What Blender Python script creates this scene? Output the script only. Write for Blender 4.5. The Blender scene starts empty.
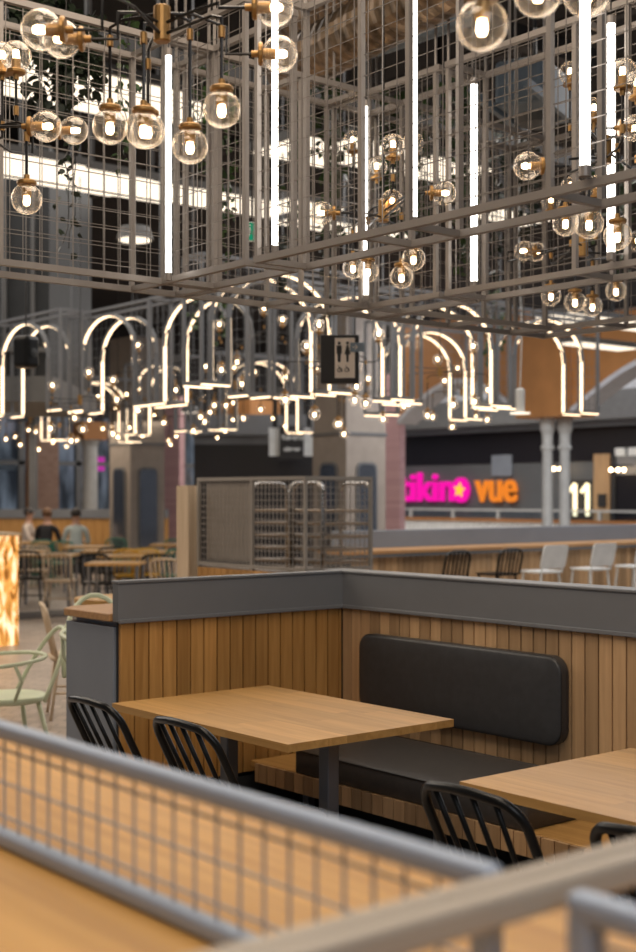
import bpy, math, random
from mathutils import Vector, Matrix
random.seed(7)
R = math.radians
C = bpy.context.scene.collection
F = 1322.0; HZ = 495.0; EYE = 1.6
TH = R(39.5); ST, CT = math.sin(TH), math.cos(TH)
# world axes: X runs along the left booth wall, Y along the long (bench) wall
def P(x, y, d):
    xc = (x - 318) / F * d; zc = (HZ - y) / F * d
    return Vector((CT*xc + ST*d, -ST*xc + CT*d, EYE + zc))
def PZ(x, z, y):
    """point of height z seen on image row y, column x"""
    d = F*(z - EYE)/(HZ - y); return P(x, y, d)

# ------------------------------------------------------------------ materials
def new_mat(name):
    m = bpy.data.materials.new(name); m.use_nodes = True
    nt = m.node_tree; b = nt.nodes['Principled BSDF']
    return m, nt, b
def plain(name, col, rough=0.5, metal=0.0, noise=0.08, scale=6.0, bump=0.0, coat=0.0):
    m, nt, b = new_mat(name)
    tc = nt.nodes.new('ShaderNodeTexCoord'); n = nt.nodes.new('ShaderNodeTexNoise')
    n.inputs['Scale'].default_value = scale; n.inputs['Detail'].default_value = 4
    nt.links.new(tc.outputs['Object'], n.inputs['Vector'])
    r = nt.nodes.new('ShaderNodeValToRGB')
    r.color_ramp.elements[0].position = 0.3; r.color_ramp.elements[1].position = 0.7
    r.color_ramp.elements[0].color = [max(0, c*(1-noise)) for c in col] + [1]
    r.color_ramp.elements[1].color = [min(1, c*(1+noise)) for c in col] + [1]
    nt.links.new(n.outputs['Fac'], r.inputs['Fac']); nt.links.new(r.outputs['Color'], b.inputs['Base Color'])
    b.inputs['Roughness'].default_value = rough; b.inputs['Metallic'].default_value = metal
    if coat: b.inputs['Coat Weight'].default_value = coat
    if bump:
        n2 = nt.nodes.new('ShaderNodeTexNoise'); n2.inputs['Scale'].default_value = 350
        nt.links.new(tc.outputs['Object'], n2.inputs['Vector'])
        bp = nt.nodes.new('ShaderNodeBump'); bp.inputs['Strength'].default_value = bump; bp.inputs['Distance'].default_value = 0.002
        nt.links.new(n2.outputs['Fac'], bp.inputs['Height']); nt.links.new(bp.outputs['Normal'], b.inputs['Normal'])
    return m
def glow(name, col, strength):
    m = bpy.data.materials.new(name); m.use_nodes = True; nt = m.node_tree
    nt.nodes.remove(nt.nodes['Principled BSDF'])
    e = nt.nodes.new('ShaderNodeEmission'); e.inputs['Color'].default_value = (*col, 1); e.inputs['Strength'].default_value = strength
    nt.links.new(e.outputs[0], nt.nodes['Material Output'].inputs['Surface'])
    return m
def wood(name, c1, c2, axis='Z', scale=1.0, rough=0.45, island=0.25, spec=0.4):
    """oak: grain stretched along an axis, every board (mesh island) of its own tone"""
    m, nt, b = new_mat(name); N = nt.nodes.new; L = nt.links.new
    tc = N('ShaderNodeTexCoord'); geo = N('ShaderNodeNewGeometry'); mp = N('ShaderNodeMapping')
    s = {'X': (1.2, 22, 22), 'Y': (22, 1.2, 22), 'Z': (22, 22, 1.2)}[axis]
    mp.inputs['Scale'].default_value = [v*scale for v in s]
    off = N('ShaderNodeVectorMath'); off.operation = 'SCALE'; off.inputs[0].default_value = (31, 17, 23)
    L(geo.outputs['Random Per Island'], off.inputs['Scale'])
    add = N('ShaderNodeVectorMath'); add.operation = 'ADD'
    L(tc.outputs['Object'], add.inputs[0]); L(off.outputs[0], add.inputs[1]); L(add.outputs[0], mp.inputs['Vector'])
    n = N('ShaderNodeTexNoise'); n.inputs['Scale'].default_value = 1.6; n.inputs['Detail'].default_value = 7; n.inputs['Distortion'].default_value = 0.6
    L(mp.outputs[0], n.inputs['Vector'])
    r = N('ShaderNodeValToRGB'); r.color_ramp.elements[0].position = 0.32; r.color_ramp.elements[1].position = 0.68
    r.color_ramp.elements[0].color = (*c1, 1); r.color_ramp.elements[1].color = (*c2, 1)
    L(n.outputs['Fac'], r.inputs['Fac'])
    h = N('ShaderNodeHueSaturation')
    mr = N('ShaderNodeMapRange'); mr.inputs['To Min'].default_value = 1 - island; mr.inputs['To Max'].default_value = 1 + island*0.8
    L(geo.outputs['Random Per Island'], mr.inputs['Value']); L(mr.outputs[0], h.inputs['Value'])
    L(r.outputs[0], h.inputs['Color']); L(h.outputs[0], b.inputs['Base Color'])
    b.inputs['Roughness'].default_value = rough; b.inputs['Specular IOR Level'].default_value = spec
    bp = N('ShaderNodeBump'); bp.inputs['Strength'].default_value = 0.12; bp.inputs['Distance'].default_value = 0.002
    L(n.outputs['Fac'], bp.inputs['Height']); L(bp.outputs['Normal'], b.inputs['Normal'])
    return m
def brick(name, c1, c2, mortar, scale, rough=0.7, bw=0.5, bh=0.25, rot=0.0, vert=False):
    m, nt, b = new_mat(name); N = nt.nodes.new; L = nt.links.new
    tc = N('ShaderNodeTexCoord'); mp = N('ShaderNodeMapping'); br = N('ShaderNodeTexBrick')
    if vert: mp.inputs['Rotation'].default_value = (R(90), 0, rot)
    else: mp.inputs['Rotation'].default_value = (0, 0, rot)
    br.inputs['Scale'].default_value = scale; br.inputs['Brick Width'].default_value = bw; br.inputs['Row Height'].default_value = bh
    br.inputs['Mortar Size'].default_value = 0.012; br.inputs['Color1'].default_value = (*c1, 1)
    br.inputs['Color2'].default_value = (*c2, 1); br.inputs['Mortar'].default_value = (*mortar, 1)
    L(tc.outputs['Object'], mp.inputs['Vector']); L(mp.outputs[0], br.inputs['Vector']); L(br.outputs['Color'], b.inputs['Base Color'])
    b.inputs['Roughness'].default_value = rough
    return m
def thin_glass(name, tint=(1, 1, 1), refl=1.0, base=0.06, haze=0.0):
    m = bpy.data.materials.new(name); m.use_nodes = True; nt = m.node_tree
    nt.nodes.remove(nt.nodes['Principled BSDF']); N = nt.nodes.new; L = nt.links.new
    tr = N('ShaderNodeBsdfTransparent'); tr.inputs['Color'].default_value = (*tint, 1)
    gl = N('ShaderNodeBsdfGlossy'); gl.inputs['Roughness'].default_value = 0.06; gl.inputs['Color'].default_value = (1, .95, .88, 1)
    lw = N('ShaderNodeLayerWeight'); lw.inputs['Blend'].default_value = 0.35
    mr = N('ShaderNodeMapRange'); mr.inputs['To Min'].default_value = base; mr.inputs['To Max'].default_value = 0.75*refl
    pw = N('ShaderNodeMath'); pw.operation = 'POWER'; pw.inputs[1].default_value = 2.2
    L(lw.outputs['Facing'], pw.inputs[0]); L(pw.outputs[0], mr.inputs['Value'])
    mx = N('ShaderNodeMixShader'); L(mr.outputs[0], mx.inputs[0]); L(tr.outputs[0], mx.inputs[1]); L(gl.outputs[0], mx.inputs[2])
    out = mx.outputs[0]
    if haze:
        tl = N('ShaderNodeBsdfTranslucent'); tl.inputs['Color'].default_value = (1, .93, .84, 1)
        hz = N('ShaderNodeMapRange'); hz.inputs['To Min'].default_value = haze*.25; hz.inputs['To Max'].default_value = haze*5
        L(pw.outputs[0], hz.inputs['Value']); m2 = N('ShaderNodeMixShader'); L(hz.outputs[0], m2.inputs[0]); L(out, m2.inputs[1]); L(tl.outputs[0], m2.inputs[2]); out = m2.outputs[0]
    L(out, nt.nodes['Material Output'].inputs['Surface'])
    return m

M = {}
M['slat'] = wood('oak_slats_warm', (.38, .185, .05), (.52, .275, .085), 'Z', island=.26)
M['slat_pale'] = wood('oak_slats_pale', (.41, .25, .125), (.51, .325, .17), 'Z', island=.34)
M['top'] = wood('oak_tabletop', (.42, .225, .068), (.54, .31, .105), 'Y', island=.12, rough=.38)
M['top_near'] = wood('oak_counter', (.46, .235, .065), (.61, .335, .10), 'Y', island=.06, rough=.4, scale=.6)
M['edge_x'] = wood('oak_edge', (.40, .21, .085), (.54, .31, .14), 'X', island=.1)
M['grey'] = plain('grey_painted_panel', (.158, .164, .174), .42, 0, .05, 3)
M['grey_light'] = plain('grey_painted_cabinet', (.22, .245, .285), .45, 0, .05, 3)
M['rail'] = plain('grey_steel_rail', (.36, .42, .52), .4, .1, .05, 5)
M['rail_warm'] = plain('warm_lit_steel_rail', (.44, .375, .30), .42, .2, .06, 5)  # steel rail again, with the warm light put into its colour
M['wire'] = plain('grey_wire', (.42, .44, .49), .45, .2, .05, 5)
M['cage'] = plain('taupe_steel_frame', (.22, .195, .175), .42, .25, .08, 4)
M['cage_wire'] = plain('taupe_wire', (.19, .168, .15), .4, .4, .08, 4)
M['cage_grey'] = plain('grey_steel_frame', (.12, .12, .12), .5, .2, .08, 4)
M['leather'] = plain('black_leather', (.040, .041, .044), .36, 0, .12, 30, bump=.35)
M['leather_top'] = plain('brown_black_leather', (.058, .053, .050), .45, 0, .12, 30, bump=.35)
M['piping'] = plain('black_piping', (.012, .012, .012), .35)
M['black'] = plain('black_painted_wood', (.006, .006, .006), .32, 0, .1, 8)
M['dark'] = plain('dark_plinth', (.018, .020, .022), .6)
M['black'].node_tree.nodes['Principled BSDF'].inputs['Specular IOR Level'].default_value = .3
M['steel'] = plain('dark_steel_leg', (.15, .16, .18), .38, .5)
M['brass'] = plain('brushed_brass', (.34, .19, .065), .42, .75, .1, 40)
M['rod'] = plain('black_rod', (.015, .013, .012), .4, .4)
M['bulb'] = glow('warm_bulb', (1.0, .70, .40), 18)
M['glass'] = thin_glass('clear_globe_glass', refl=1.2, base=.06, haze=.11)
M['tube'] = glow('white_tube', (1.0, .94, .86), 7)
M['led'] = glow('warm_led_strip', (1.0, .74, .47), 3.2)
M['panel_light'] = glow('ceiling_light', (1.0, .86, .68), 1.5)
M['green_leaf'] = plain('leaf_green', (.035, .075, .018), .5, 0, .5, 12)
M['dark_leaf'] = plain('leaf_silhouette', (.012, .022, .008), .55, 0, .5, 12)  # leaf colour darkened to read as a backlit silhouette
M['pale_green'] = plain('pale_green_paint', (.62, .66, .46), .4)
M['pale_wood'] = wood('pale_beech', (.50, .37, .24), (.62, .48, .33), 'Z', island=.05)
M['white'] = plain('white_plastic', (.78, .80, .79), .4)
M['yellow'] = plain('yellow_paint', (.62, .34, .02), .4)
M['green'] = plain('green_paint', (.02, .16, .10), .4)
M['orange_wall'] = plain('orange_timber_cladding', (.38, .165, .05), .6, 0, .12, 2)
M['iron'] = plain('grey_cast_iron', (.50, .50, .48), .5, .1)
M['pillar'] = plain('taupe_pillar', (.25, .21, .175), .6)
M['mirror'] = plain('dark_mirror', (.22, .23, .26), .12, .9)
M['brick_pink_light'] = brick('pink_lit_brick', (.50, .30, .30), (.42, .24, .25), (.5, .33, .33), 3.2, vert=True)  # pink light on the piers is put into the brick colours
M['brown_brick'] = brick('brown_brick', (.30, .19, .14), (.24, .14, .10), (.3, .2, .16), 3.2, vert=True)
M['floor'] = brick('herringbone_tile', (.42, .34, .27), (.27, .21, .165), (.09, .07, .055), 2.6, rough=.35, rot=R(45))
M['dark_strip'] = plain('dark_floor', (.07, .06, .055), .6)
M['ceiling'] = plain('black_ceiling', (.012, .010, .009), .8)
M['beam'] = plain('dark_steel_beam', (.03, .027, .025), .6)
M['arch_grey'] = plain('pale_grey_arch_frame', (.15, .155, .165), .5, .1)
M['screen'] = plain('taupe_screen_frame', (.30, .27, .235), .45, .1)
M['light_tray'] = plain('grey_light_tray', (.06, .056, .052), .6)
M['shop'] = plain('shop_grey', (.105, .11, .115), .5, 0, .1, 1)
M['fascia'] = plain('shop_fascia', (.13, .13, .13), .6)
M['shop_black'] = plain('shop_black', (.010, .009, .012), .3)
M['white_wall'] = plain('white_soffit', (.50, .50, .52), .6)
M['foil'] = plain('foil_duct', (.24, .165, .10), .34, .8, .7, 14)
M['duct'] = plain('dull_duct', (.10, .105, .11), .45, .5)
M['blue_grey'] = plain('blue_grey_unit', (.17, .22, .27), .5)
M['paper'] = plain('cream_sign', (.80, .70, .60), .6)
M['ink'] = plain('black_ink', (.02, .018, .018), .6)
M['skin'] = plain('skin', (.42, .23, .15), .55)
M['shirt_white'] = plain('pale_shirt', (.45, .50, .47), .8)
M['shirt_black'] = plain('black_shirt', (.012, .012, .014), .8)
M['shirt_cream'] = plain('cream_shirt', (.50, .42, .36), .8)
M['shirt_grey'] = plain('grey_shirt', (.10, .10, .11), .8)
M['hair'] = plain('dark_hair', (.018, .012, .009), .6)
M['hair_brown'] = plain('brown_hair', (.12, .055, .02), .6)
M['jeans'] = plain('dark_trousers', (.02, .024, .035), .8)
M['pink_sign'] = glow('pink_letters', (1.0, .01, .42), 1.0)
M['orange_sign'] = glow('orange_letters', (1.0, .27, .03), .9)
M['yellow_sign'] = glow('yellow_star', (1.0, .55, .05), 1.2)
M['eleven'] = glow('bulb_numerals', (1.0, .83, .5), 2.6)
M['wicker'] = plain('wicker_slats', (.30, .26, .22), .6)
M['chrome'] = plain('chrome_tube', (.36, .34, .32), .22, .95)
M['tray'] = plain('trolley_tray', (.27, .19, .12), .35, .4)
M['pane'] = thin_glass('window_glass', (.8, .85, .9), .5)
# lit onyx
def onyx():
    m = bpy.data.materials.new('lit_onyx'); m.use_nodes = True; nt = m.node_tree; N = nt.nodes.new; L = nt.links.new
    b = nt.nodes['Principled BSDF']; tc = N('ShaderNodeTexCoord'); n = N('ShaderNodeTexNoise')
    mp = N('ShaderNodeMapping'); mp.inputs['Scale'].default_value = (4, 4, .9); L(tc.outputs['Object'], mp.inputs['Vector'])
    n.inputs['Scale'].default_value = 2.2; n.inputs['Detail'].default_value = 6; n.inputs['Distortion'].default_value = 2.0
    L(mp.outputs[0], n.inputs['Vector'])
    r = N('ShaderNodeValToRGB'); e = r.color_ramp.elements
    e[0].position = .38; e[0].color = (.22, .075, .012, 1); e[1].position = .60; e[1].color = (1, .84, .58, 1)
    k = e.new(.48); k.color = (.80, .38, .085, 1)
    L(n.outputs['Fac'], r.inputs['Fac']); L(r.outputs[0], b.inputs['Base Color']); L(r.outputs[0], b.inputs['Emission Color'])
    b.inputs['Emission Strength'].default_value = 1.0; b.inputs['Roughness'].default_value = .2
    return m
M['onyx'] = onyx()
# street seen through the windows, its daylight put in as glow
def street(name, strength, c0, c1):
    m = bpy.data.materials.new(name); m.use_nodes = True; nt = m.node_tree; N = nt.nodes.new; L = nt.links.new
    b = nt.nodes['Principled BSDF']; tc = N('ShaderNodeTexCoord'); n = N('ShaderNodeTexNoise'); mp = N('ShaderNodeMapping')
    mp.inputs['Scale'].default_value = (1.4, 1.4, .35); L(tc.outputs['Object'], mp.inputs['Vector']); L(mp.outputs[0], n.inputs['Vector'])
    n.inputs['Scale'].default_value = 1.6; n.inputs['Detail'].default_value = 3
    r = N('ShaderNodeValToRGB'); e = r.color_ramp.elements
    e[0].position = .42; e[0].color = (*c0, 1); e[1].position = .64; e[1].color = (*c1, 1)
    L(n.outputs['Fac'], r.inputs['Fac']); L(r.outputs[0], b.inputs['Base Color']); L(r.outputs[0], b.inputs['Emission Color'])
    b.inputs['Emission Strength'].default_value = strength; b.inputs['Roughness'].default_value = .6
    return m
M['street'] = street('street_facade', .6, (.035, .037, .042), (.30, .32, .35))

# ------------------------------------------------------------------ mesh builder
class MB:
    def __init__(s): s.v = []; s.f = []
    def quadbox(s, c8):
        n = len(s.v); s.v += [tuple(c) for c in c8]
        for q in ((0,3,2,1),(4,5,6,7),(0,1,5,4),(1,2,6,5),(2,3,7,6),(3,0,4,7)): s.f.append(tuple(n+i for i in q))
        return s
    def box(s, x0, x1, y0, y1, z0, z1):
        return s.quadbox([(x0,y0,z0),(x1,y0,z0),(x1,y1,z0),(x0,y1,z0),(x0,y0,z1),(x1,y0,z1),(x1,y1,z1),(x0,y1,z1)])
    def tube(s, pts, r, n=6, cap=True, closed=False):
        pts = [Vector(p) for p in pts]; base = len(s.v); N = len(pts)
        rr = r if isinstance(r, (list, tuple)) else [r]*N
        up = None
        for i, p in enumerate(pts):
            if closed: d = pts[(i+1) % N] - pts[i-1]
            else: d = pts[min(i+1, N-1)] - pts[max(i-1, 0)]
            if d.length < 1e-9: d = Vector((0, 0, 1))
            d.normalize()
            if up is None:
                up = Vector((0, 0, 1)) if abs(d.z) < .9 else Vector((1, 0, 0))
            a = d.cross(up)
            if a.length < 1e-4:
                up = Vector((0, 1, 0)) if abs(d.y) < .9 else Vector((1, 0, 0)); a = d.cross(up)
            a.normalize(); b = d.cross(a).normalized()
            up = -b if b.dot(up) < 0 else b
            for k in range(n):
                t = 2*math.pi*(k+.5)/n
                s.v.append(tuple(p + (a*math.cos(t) + b*math.sin(t))*rr[i]))
        m = N if closed else N-1
        for i in range(m):
            for k in range(n):
                a0 = base+i*n+k; a1 = base+i*n+(k+1) % n; j = (i+1) % N
                s.f.append((a0, a1, base+j*n+(k+1) % n, base+j*n+k))
        if cap and not closed:
            s.f.append(tuple(base+k for k in range(n))[::-1]); s.f.append(tuple(base+(N-1)*n+k for k in range(n)))
        return s
    def bar(s, a, b, w, h=None):
        """square bar between two points (w across, h up)"""
        h = w if h is None else h
        a = Vector(a); b = Vector(b); d = (b-a).normalized()
        up = Vector((0, 0, 1)) if abs(d.z) < .9 else Vector((0, 1, 0))
        x = d.cross(up).normalized()*w/2; y = d.cross(x).normalized()*h/2
        return s.quadbox([a-x-y, a+x-y, a+x+y, a-x+y, b-x-y, b+x-y, b+x+y, b-x+y])
    def lathe(s, prof, c=(0,0,0), n=16, M4=None):
        """prof: list of (r, z)"""
        base = len(s.v); c = Vector(c)
        for r, z in prof:
            for k in range(n):
                t = 2*math.pi*k/n; p = Vector((r*math.cos(t), r*math.sin(t), z))
                if M4 is not None: p = M4 @ p
                s.v.append(tuple(c+p))
        for i in range(len(prof)-1):
            for k in range(n):
                s.f.append((base+i*n+k, base+i*n+(k+1) % n, base+(i+1)*n+(k+1) % n, base+(i+1)*n+k))
        s.f.append(tuple(base+k for k in range(n))[::-1]); s.f.append(tuple(base+(len(prof)-1)*n+k for k in range(n)))
        return s
    def prism(s, poly, fn, t0, t1):
        """poly of 2-D points mapped by fn(a,b,t) for t0, t1"""
        n = len(s.v); k = len(poly)
        s.v += [tuple(fn(a, b, t0)) for a, b in poly] + [tuple(fn(a, b, t1)) for a, b in poly]
        s.f.append(tuple(n+i for i in range(k))[::-1]); s.f.append(tuple(n+k+i for i in range(k)))
        for i in range(k): s.f.append((n+i, n+(i+1) % k, n+k+(i+1) % k, n+k+i))
        return s
    def build(s, name, mat, parent=None, bevel=0, seg=2, smooth=False, loc=None):
        me = bpy.data.meshes.new(name); me.from_pydata(s.v, [], s.f); me.update()
        import bmesh
        bm = bmesh.new(); bm.from_mesh(me); bmesh.ops.recalc_face_normals(bm, faces=bm.faces); bm.to_mesh(me); bm.free()
        me.materials.append(mat if not isinstance(mat, str) else M[mat])
        o = bpy.data.objects.new(name, me); C.objects.link(o)
        if loc is not None: o.location = loc
        if parent is not None: o.parent = parent
        if smooth:
            for p in me.polygons: p.use_smooth = True
        if bevel:
            b = o.modifiers.new('bevel', 'BEVEL'); b.width = bevel; b.segments = seg; b.limit_method = 'ANGLE'; b.angle_limit = R(40)
        return o
def tag(o, label=None, cat=None, group=None, kind=None):
    if label: o['label'] = label
    if cat: o['category'] = cat
    if group: o['group'] = group
    if kind: o['kind'] = kind
    return o
def empty(name, loc=(0,0,0), rz=0, label=None, cat=None, group=None):
    o = bpy.data.objects.new(name, None); C.objects.link(o); o.location = loc; o.rotation_euler = (0, 0, rz)
    o.empty_display_size = .1
    return tag(o, label, cat, group)
def copy_tree(o, parent=None):
    c = o.copy(); C.objects.link(c)
    if parent is not None: c.parent = parent
    for ch in [x for x in KIDS.get(o.name, [])] or [x for x in o.children]: copy_tree(ch, c)
    return c
KIDS = {}
def struct(name, mb, mat, parent=None, **k):
    o = mb.build(name, mat, parent, **k)
    if parent is None: o['kind'] = 'structure'
    return o

# ------------------------------------------------------------------ room shell
struct('floor', MB().box(-14, 45, -4, 45, -.1, 0), 'floor')
struct('ceiling', MB().box(-14, 45, -4, 45, 6.2, 6.3), 'ceiling')

# ------------------------------------------------------------------ booth walls
WX, WY, WZ = 4.335, 5.06, 1.223        # bench wall plane x, end wall plane y, height
def slats(horizontal_axis, a0, a1, z0, z1, plane, w=.072, gap=.008, thick=.018, sign=-1):
    mb = MB(); a = a0
    while a < a1 - .01:
        b = min(a + w, a1)
        if horizontal_axis == 'x': mb.box(a+gap/2, b-gap/2, min(plane, plane+sign*thick), max(plane, plane+sign*thick), z0, z1)
        else: mb.box(min(plane, plane+sign*thick), max(plane, plane+sign*thick), a+gap/2, b-gap/2, z0, z1)
        a += w
    return mb
# end wall (left), faces -y
lw = empty('booth_partition', (3.6, WY+.05, 0), 0, 'low grey booth wall with vertical oak boards behind the end of the left table', 'partition')
def under(o, p):
    o.parent = p; o.matrix_parent_inverse = Matrix.Translation(p.location).inverted() if p.rotation_euler.z == 0 else (Matrix.Translation(p.location) @ Matrix.Rotation(p.rotation_euler.z, 4, 'Z')).inverted()
    return o
BAND = WZ - .183
under(MB().box(3.032, WX+.018, WY+.004, WY+.02, .26, BAND+.02).build('core_panel', 'dark'), lw)
under(slats('x', 3.03, WX-.02, .29, BAND+.004, WY+.004, w=.0745).build('slat_boards', 'slat'), lw)
under(MB().box(3.012, WX-.012, WY-.028, WY+.022, BAND, WZ-.014).build('grey_band', 'grey', bevel=.004), lw)
under(MB().box(3.008, WX-.02, WY-.034, WY+.026, WZ-.014, WZ).build('cap_rail', 'grey', bevel=.004), lw)
under(MB().box(3.014, WX-.012, WY-.036, WY-.026, BAND-.006, BAND+.012).build('bead', 'grey', bevel=.003), lw)
under(MB().box(3.04, WX, WY-.01, WY+.018, 0, .27).build('plinth', 'dark'), lw)
rw = empty('booth_partition', (WX+.05, 3.4, 0), 0, 'long low grey booth wall with vertical oak boards behind the padded bench', 'partition')
under(MB().box(WX+.004, WX+.09, 1.2, WY+.09, .0, BAND+.02).build('core_panel', 'dark'), rw)
under(slats('y', 1.2, WY+.0, .29, BAND+.004, WX+.004, w=.070).build('slat_boards', 'slat_pale'), rw)
under(MB().box(WX-.028, WX+.10, 1.2, WY+.11, BAND, WZ-.014).build('grey_band', 'grey', bevel=.004), rw)
under(MB().box(WX-.034, WX+.106, 1.2, WY+.116, WZ-.014, WZ).build('cap_rail', 'grey', bevel=.004), rw)
under(MB().box(WX-.036, WX-.026, 1.2, WY-.03, BAND-.006, BAND+.012).build('bead', 'grey', bevel=.003), rw)

# bar counter behind the end wall
bc = empty('bar_counter', (3.4, WY+.32, 0), 0, 'grey bar cabinet with an oak top behind the left end of the booth wall', 'counter')
under(MB().box(3.02, 4.2, WY+.03, WY+.455, 0, 1.015).build('cabinet_body', 'grey_light', bevel=.004), bc)
under(MB().box(3.06, 4.2, WY+.035, WY+.43, 1.015, 1.04).build('shadow_gap', 'grey_light'), bc)
poly = [(3.0, WY+.03), (4.25, WY+.03), (4.25, WY+.52), (3.08, WY+.52), (3.0, WY+.44)]
under(MB().prism(poly, lambda a, b, t: (a, b, t), 1.04, 1.075).build('counter_top', M['edge_x'], bevel=.005), bc)
RTP = P(118, HZ, 7.6)
rt = empty('round_table', (RTP.x, RTP.y, 0), 0, 'high round oak table just behind the grey bar cabinet', 'table')
under(MB().lathe([(.23, .98), (.25, .985), (.25, 1.01), (.24, 1.015)], (RTP.x, RTP.y, 0), 32).build('tabletop', 'top'), rt)
under(MB().lathe([(.035, .02), (.03, .98)], (RTP.x, RTP.y, 0), 12).build('pole', 'steel'), rt)
under(MB().lathe([(.26, 0), (.26, .015), (.05, .03)], (RTP.x, RTP.y, 0), 24).build('base', 'steel'), rt)

# bench
bn = empty('booth_bench', (4.0, 3.3, 0), 0, 'long oak bench shelf with slatted front fixed along the booth wall under the black cushion', 'bench')
under(MB().box(3.724, WX-.016, 1.3, WY-.04, .318, .348).build('bench_top', M['top'], bevel=.004), bn)
under(slats('y', 1.3, 4.96, .262, .346, 3.722, w=.066, gap=.006).build('front_slats', 'slat_pale'), bn)
under(MB().box(3.724, 3.76, 1.3, 4.96, .262, .316).build('front_rail', 'dark'), bn)
for y in (1.9, 3.0, 3.85, 4.7):
    under(MB().box(3.80, 3.84, y-.02, y+.02, .0, .318).build('leg', 'steel'), bn)
under(MB().box(4.12, 4.30, 1.3, 5.0, 0, .16).build('plinth', 'dark'), bn)
under(MB().box(3.78, 3.82, 1.3, 4.96, .05, .08).build('foot_rail', 'steel'), bn)

def rounded_rect(w, h, r, n=8):
    pts = []
    for cx, cy, a0 in ((w/2-r, h/2-r, 0), (-w/2+r, h/2-r, 90), (-w/2+r, -h/2+r, 180), (w/2-r, -h/2+r, 270)):
        for k in range(n+1):
            a = R(a0 + 90*k/n); pts.append((cx + r*math.cos(a), cy + r*math.sin(a)))
    return pts
def pad(w, h, r, t, fn, soft=.014, name='pad', mat='leather'):
    """rounded padded slab: fn(a,b,c) maps width/height/depth, front at c=t"""
    mb = MB(); loops = []
    def inset(i): return rounded_rect(w-2*i, h-2*i, max(r-i, .008))
    prof = [(.004, 0), (0, .004)] + [(soft*(1-math.cos(R(a))), t-soft+soft*math.sin(R(a))) for a in (0, 30, 60, 90)]
    prof += [(soft+.02, t+.004), (soft+.05, t+.007), (min(w, h)*.3, t+.010)]
    for i, c in prof: loops.append([fn(a, b, c) for a, b in inset(i)])
    n = len(loops[0])
    for L_ in loops: mb.v += [tuple(p) for p in L_]
    for i in range(len(loops)-1):
        for k in range(n): mb.f.append((i*n+k, i*n+(k+1) % n, (i+1)*n+(k+1) % n, (i+1)*n+k))
    mb.f.append(tuple(range(n))[::-1]); mb.f.append(tuple((len(loops)-1)*n+k for k in range(n)))
    return mb
# back cushion
BY, BZ, BW, BH = 4.225, .738, 1.27, .375
bk = empty('back_cushion', (WX-.02, BY, .57), 0, 'long black leather back cushion with rounded corners fixed on the oak boards', 'cushion')
under(pad(BW, BH, .075, .058, lambda a, b, c: (WX-.016-c, BY+a, BZ+b)).build('pad', 'leather', smooth=True), bk)
pip = [(WX-.016-.058+.010, BY+a, BZ+b) for a, b in rounded_rect(BW-.006, BH-.006, .072)]
under(MB().tube(pip, .005, 6, closed=True).build('piping', 'piping', smooth=True), bk)
# seat cushion
SY0, SY1 = 3.30, 4.68
sc_ = empty('seat_cushion', (4.0, 3.96, .348), 0, 'long black leather seat cushion lying on the oak bench', 'cushion')
under(pad(.585, SY1-SY0, .03, .103, lambda a, b, c: (4.005+a, (SY0+SY1)/2+b, .3485+c), soft=.012).build('pad', 'leather_top', smooth=True), sc_)
pip = [(4.005+a, (SY0+SY1)/2+b, .448) for a, b in rounded_rect(.583, SY1-SY0-.004, .028)]
under(MB().tube(pip, .005, 6, closed=True).build('piping', 'piping', smooth=True), sc_)

# ------------------------------------------------------------------ tables
def dining_table(x0, x1, y0, y1, label):
    cx, cy = (x0+x1)/2, (y0+y1)/2
    t = empty('dining_table', (cx, cy, 0), 0, label, 'table', None)
    mb = MB(); n = 9; w = (x1-x0)/n
    for i in range(n):            # solid staves glued edge to edge
        ys = [y0, y0 + (y1-y0)*random.uniform(.25, .45), y0 + (y1-y0)*random.uniform(.6, .8), y1]
        for a, b in zip(ys, ys[1:]): mb.box(x0+i*w-cx, x0+(i+1)*w-cx, a-cy, b-cy, .722, .75)
    mb.build('tabletop', 'top', t)
    for yy in (-.32, .32):
        p = MB().box(-.028, .028, yy-.028, yy+.028, .02, .712).build('leg', 'steel', t, bevel=.006)
        MB().box(-.26, .26, yy-.03, yy+.03, 0, .02).build('foot_bar', 'steel', t, bevel=.004)
        MB().box(-.30, .30, yy-.025, yy+.025, .708, .7215).build('support_bar', 'dark', t)
    return t
dining_table(2.785, 3.585, 3.54, 4.70, 'rectangular oak table on square steel legs, the one fully in view before the back cushion')
dining_table(2.82, 3.64, 1.54, 2.76, 'oak table at the right edge, nearer the camera than the other booth table')

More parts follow.
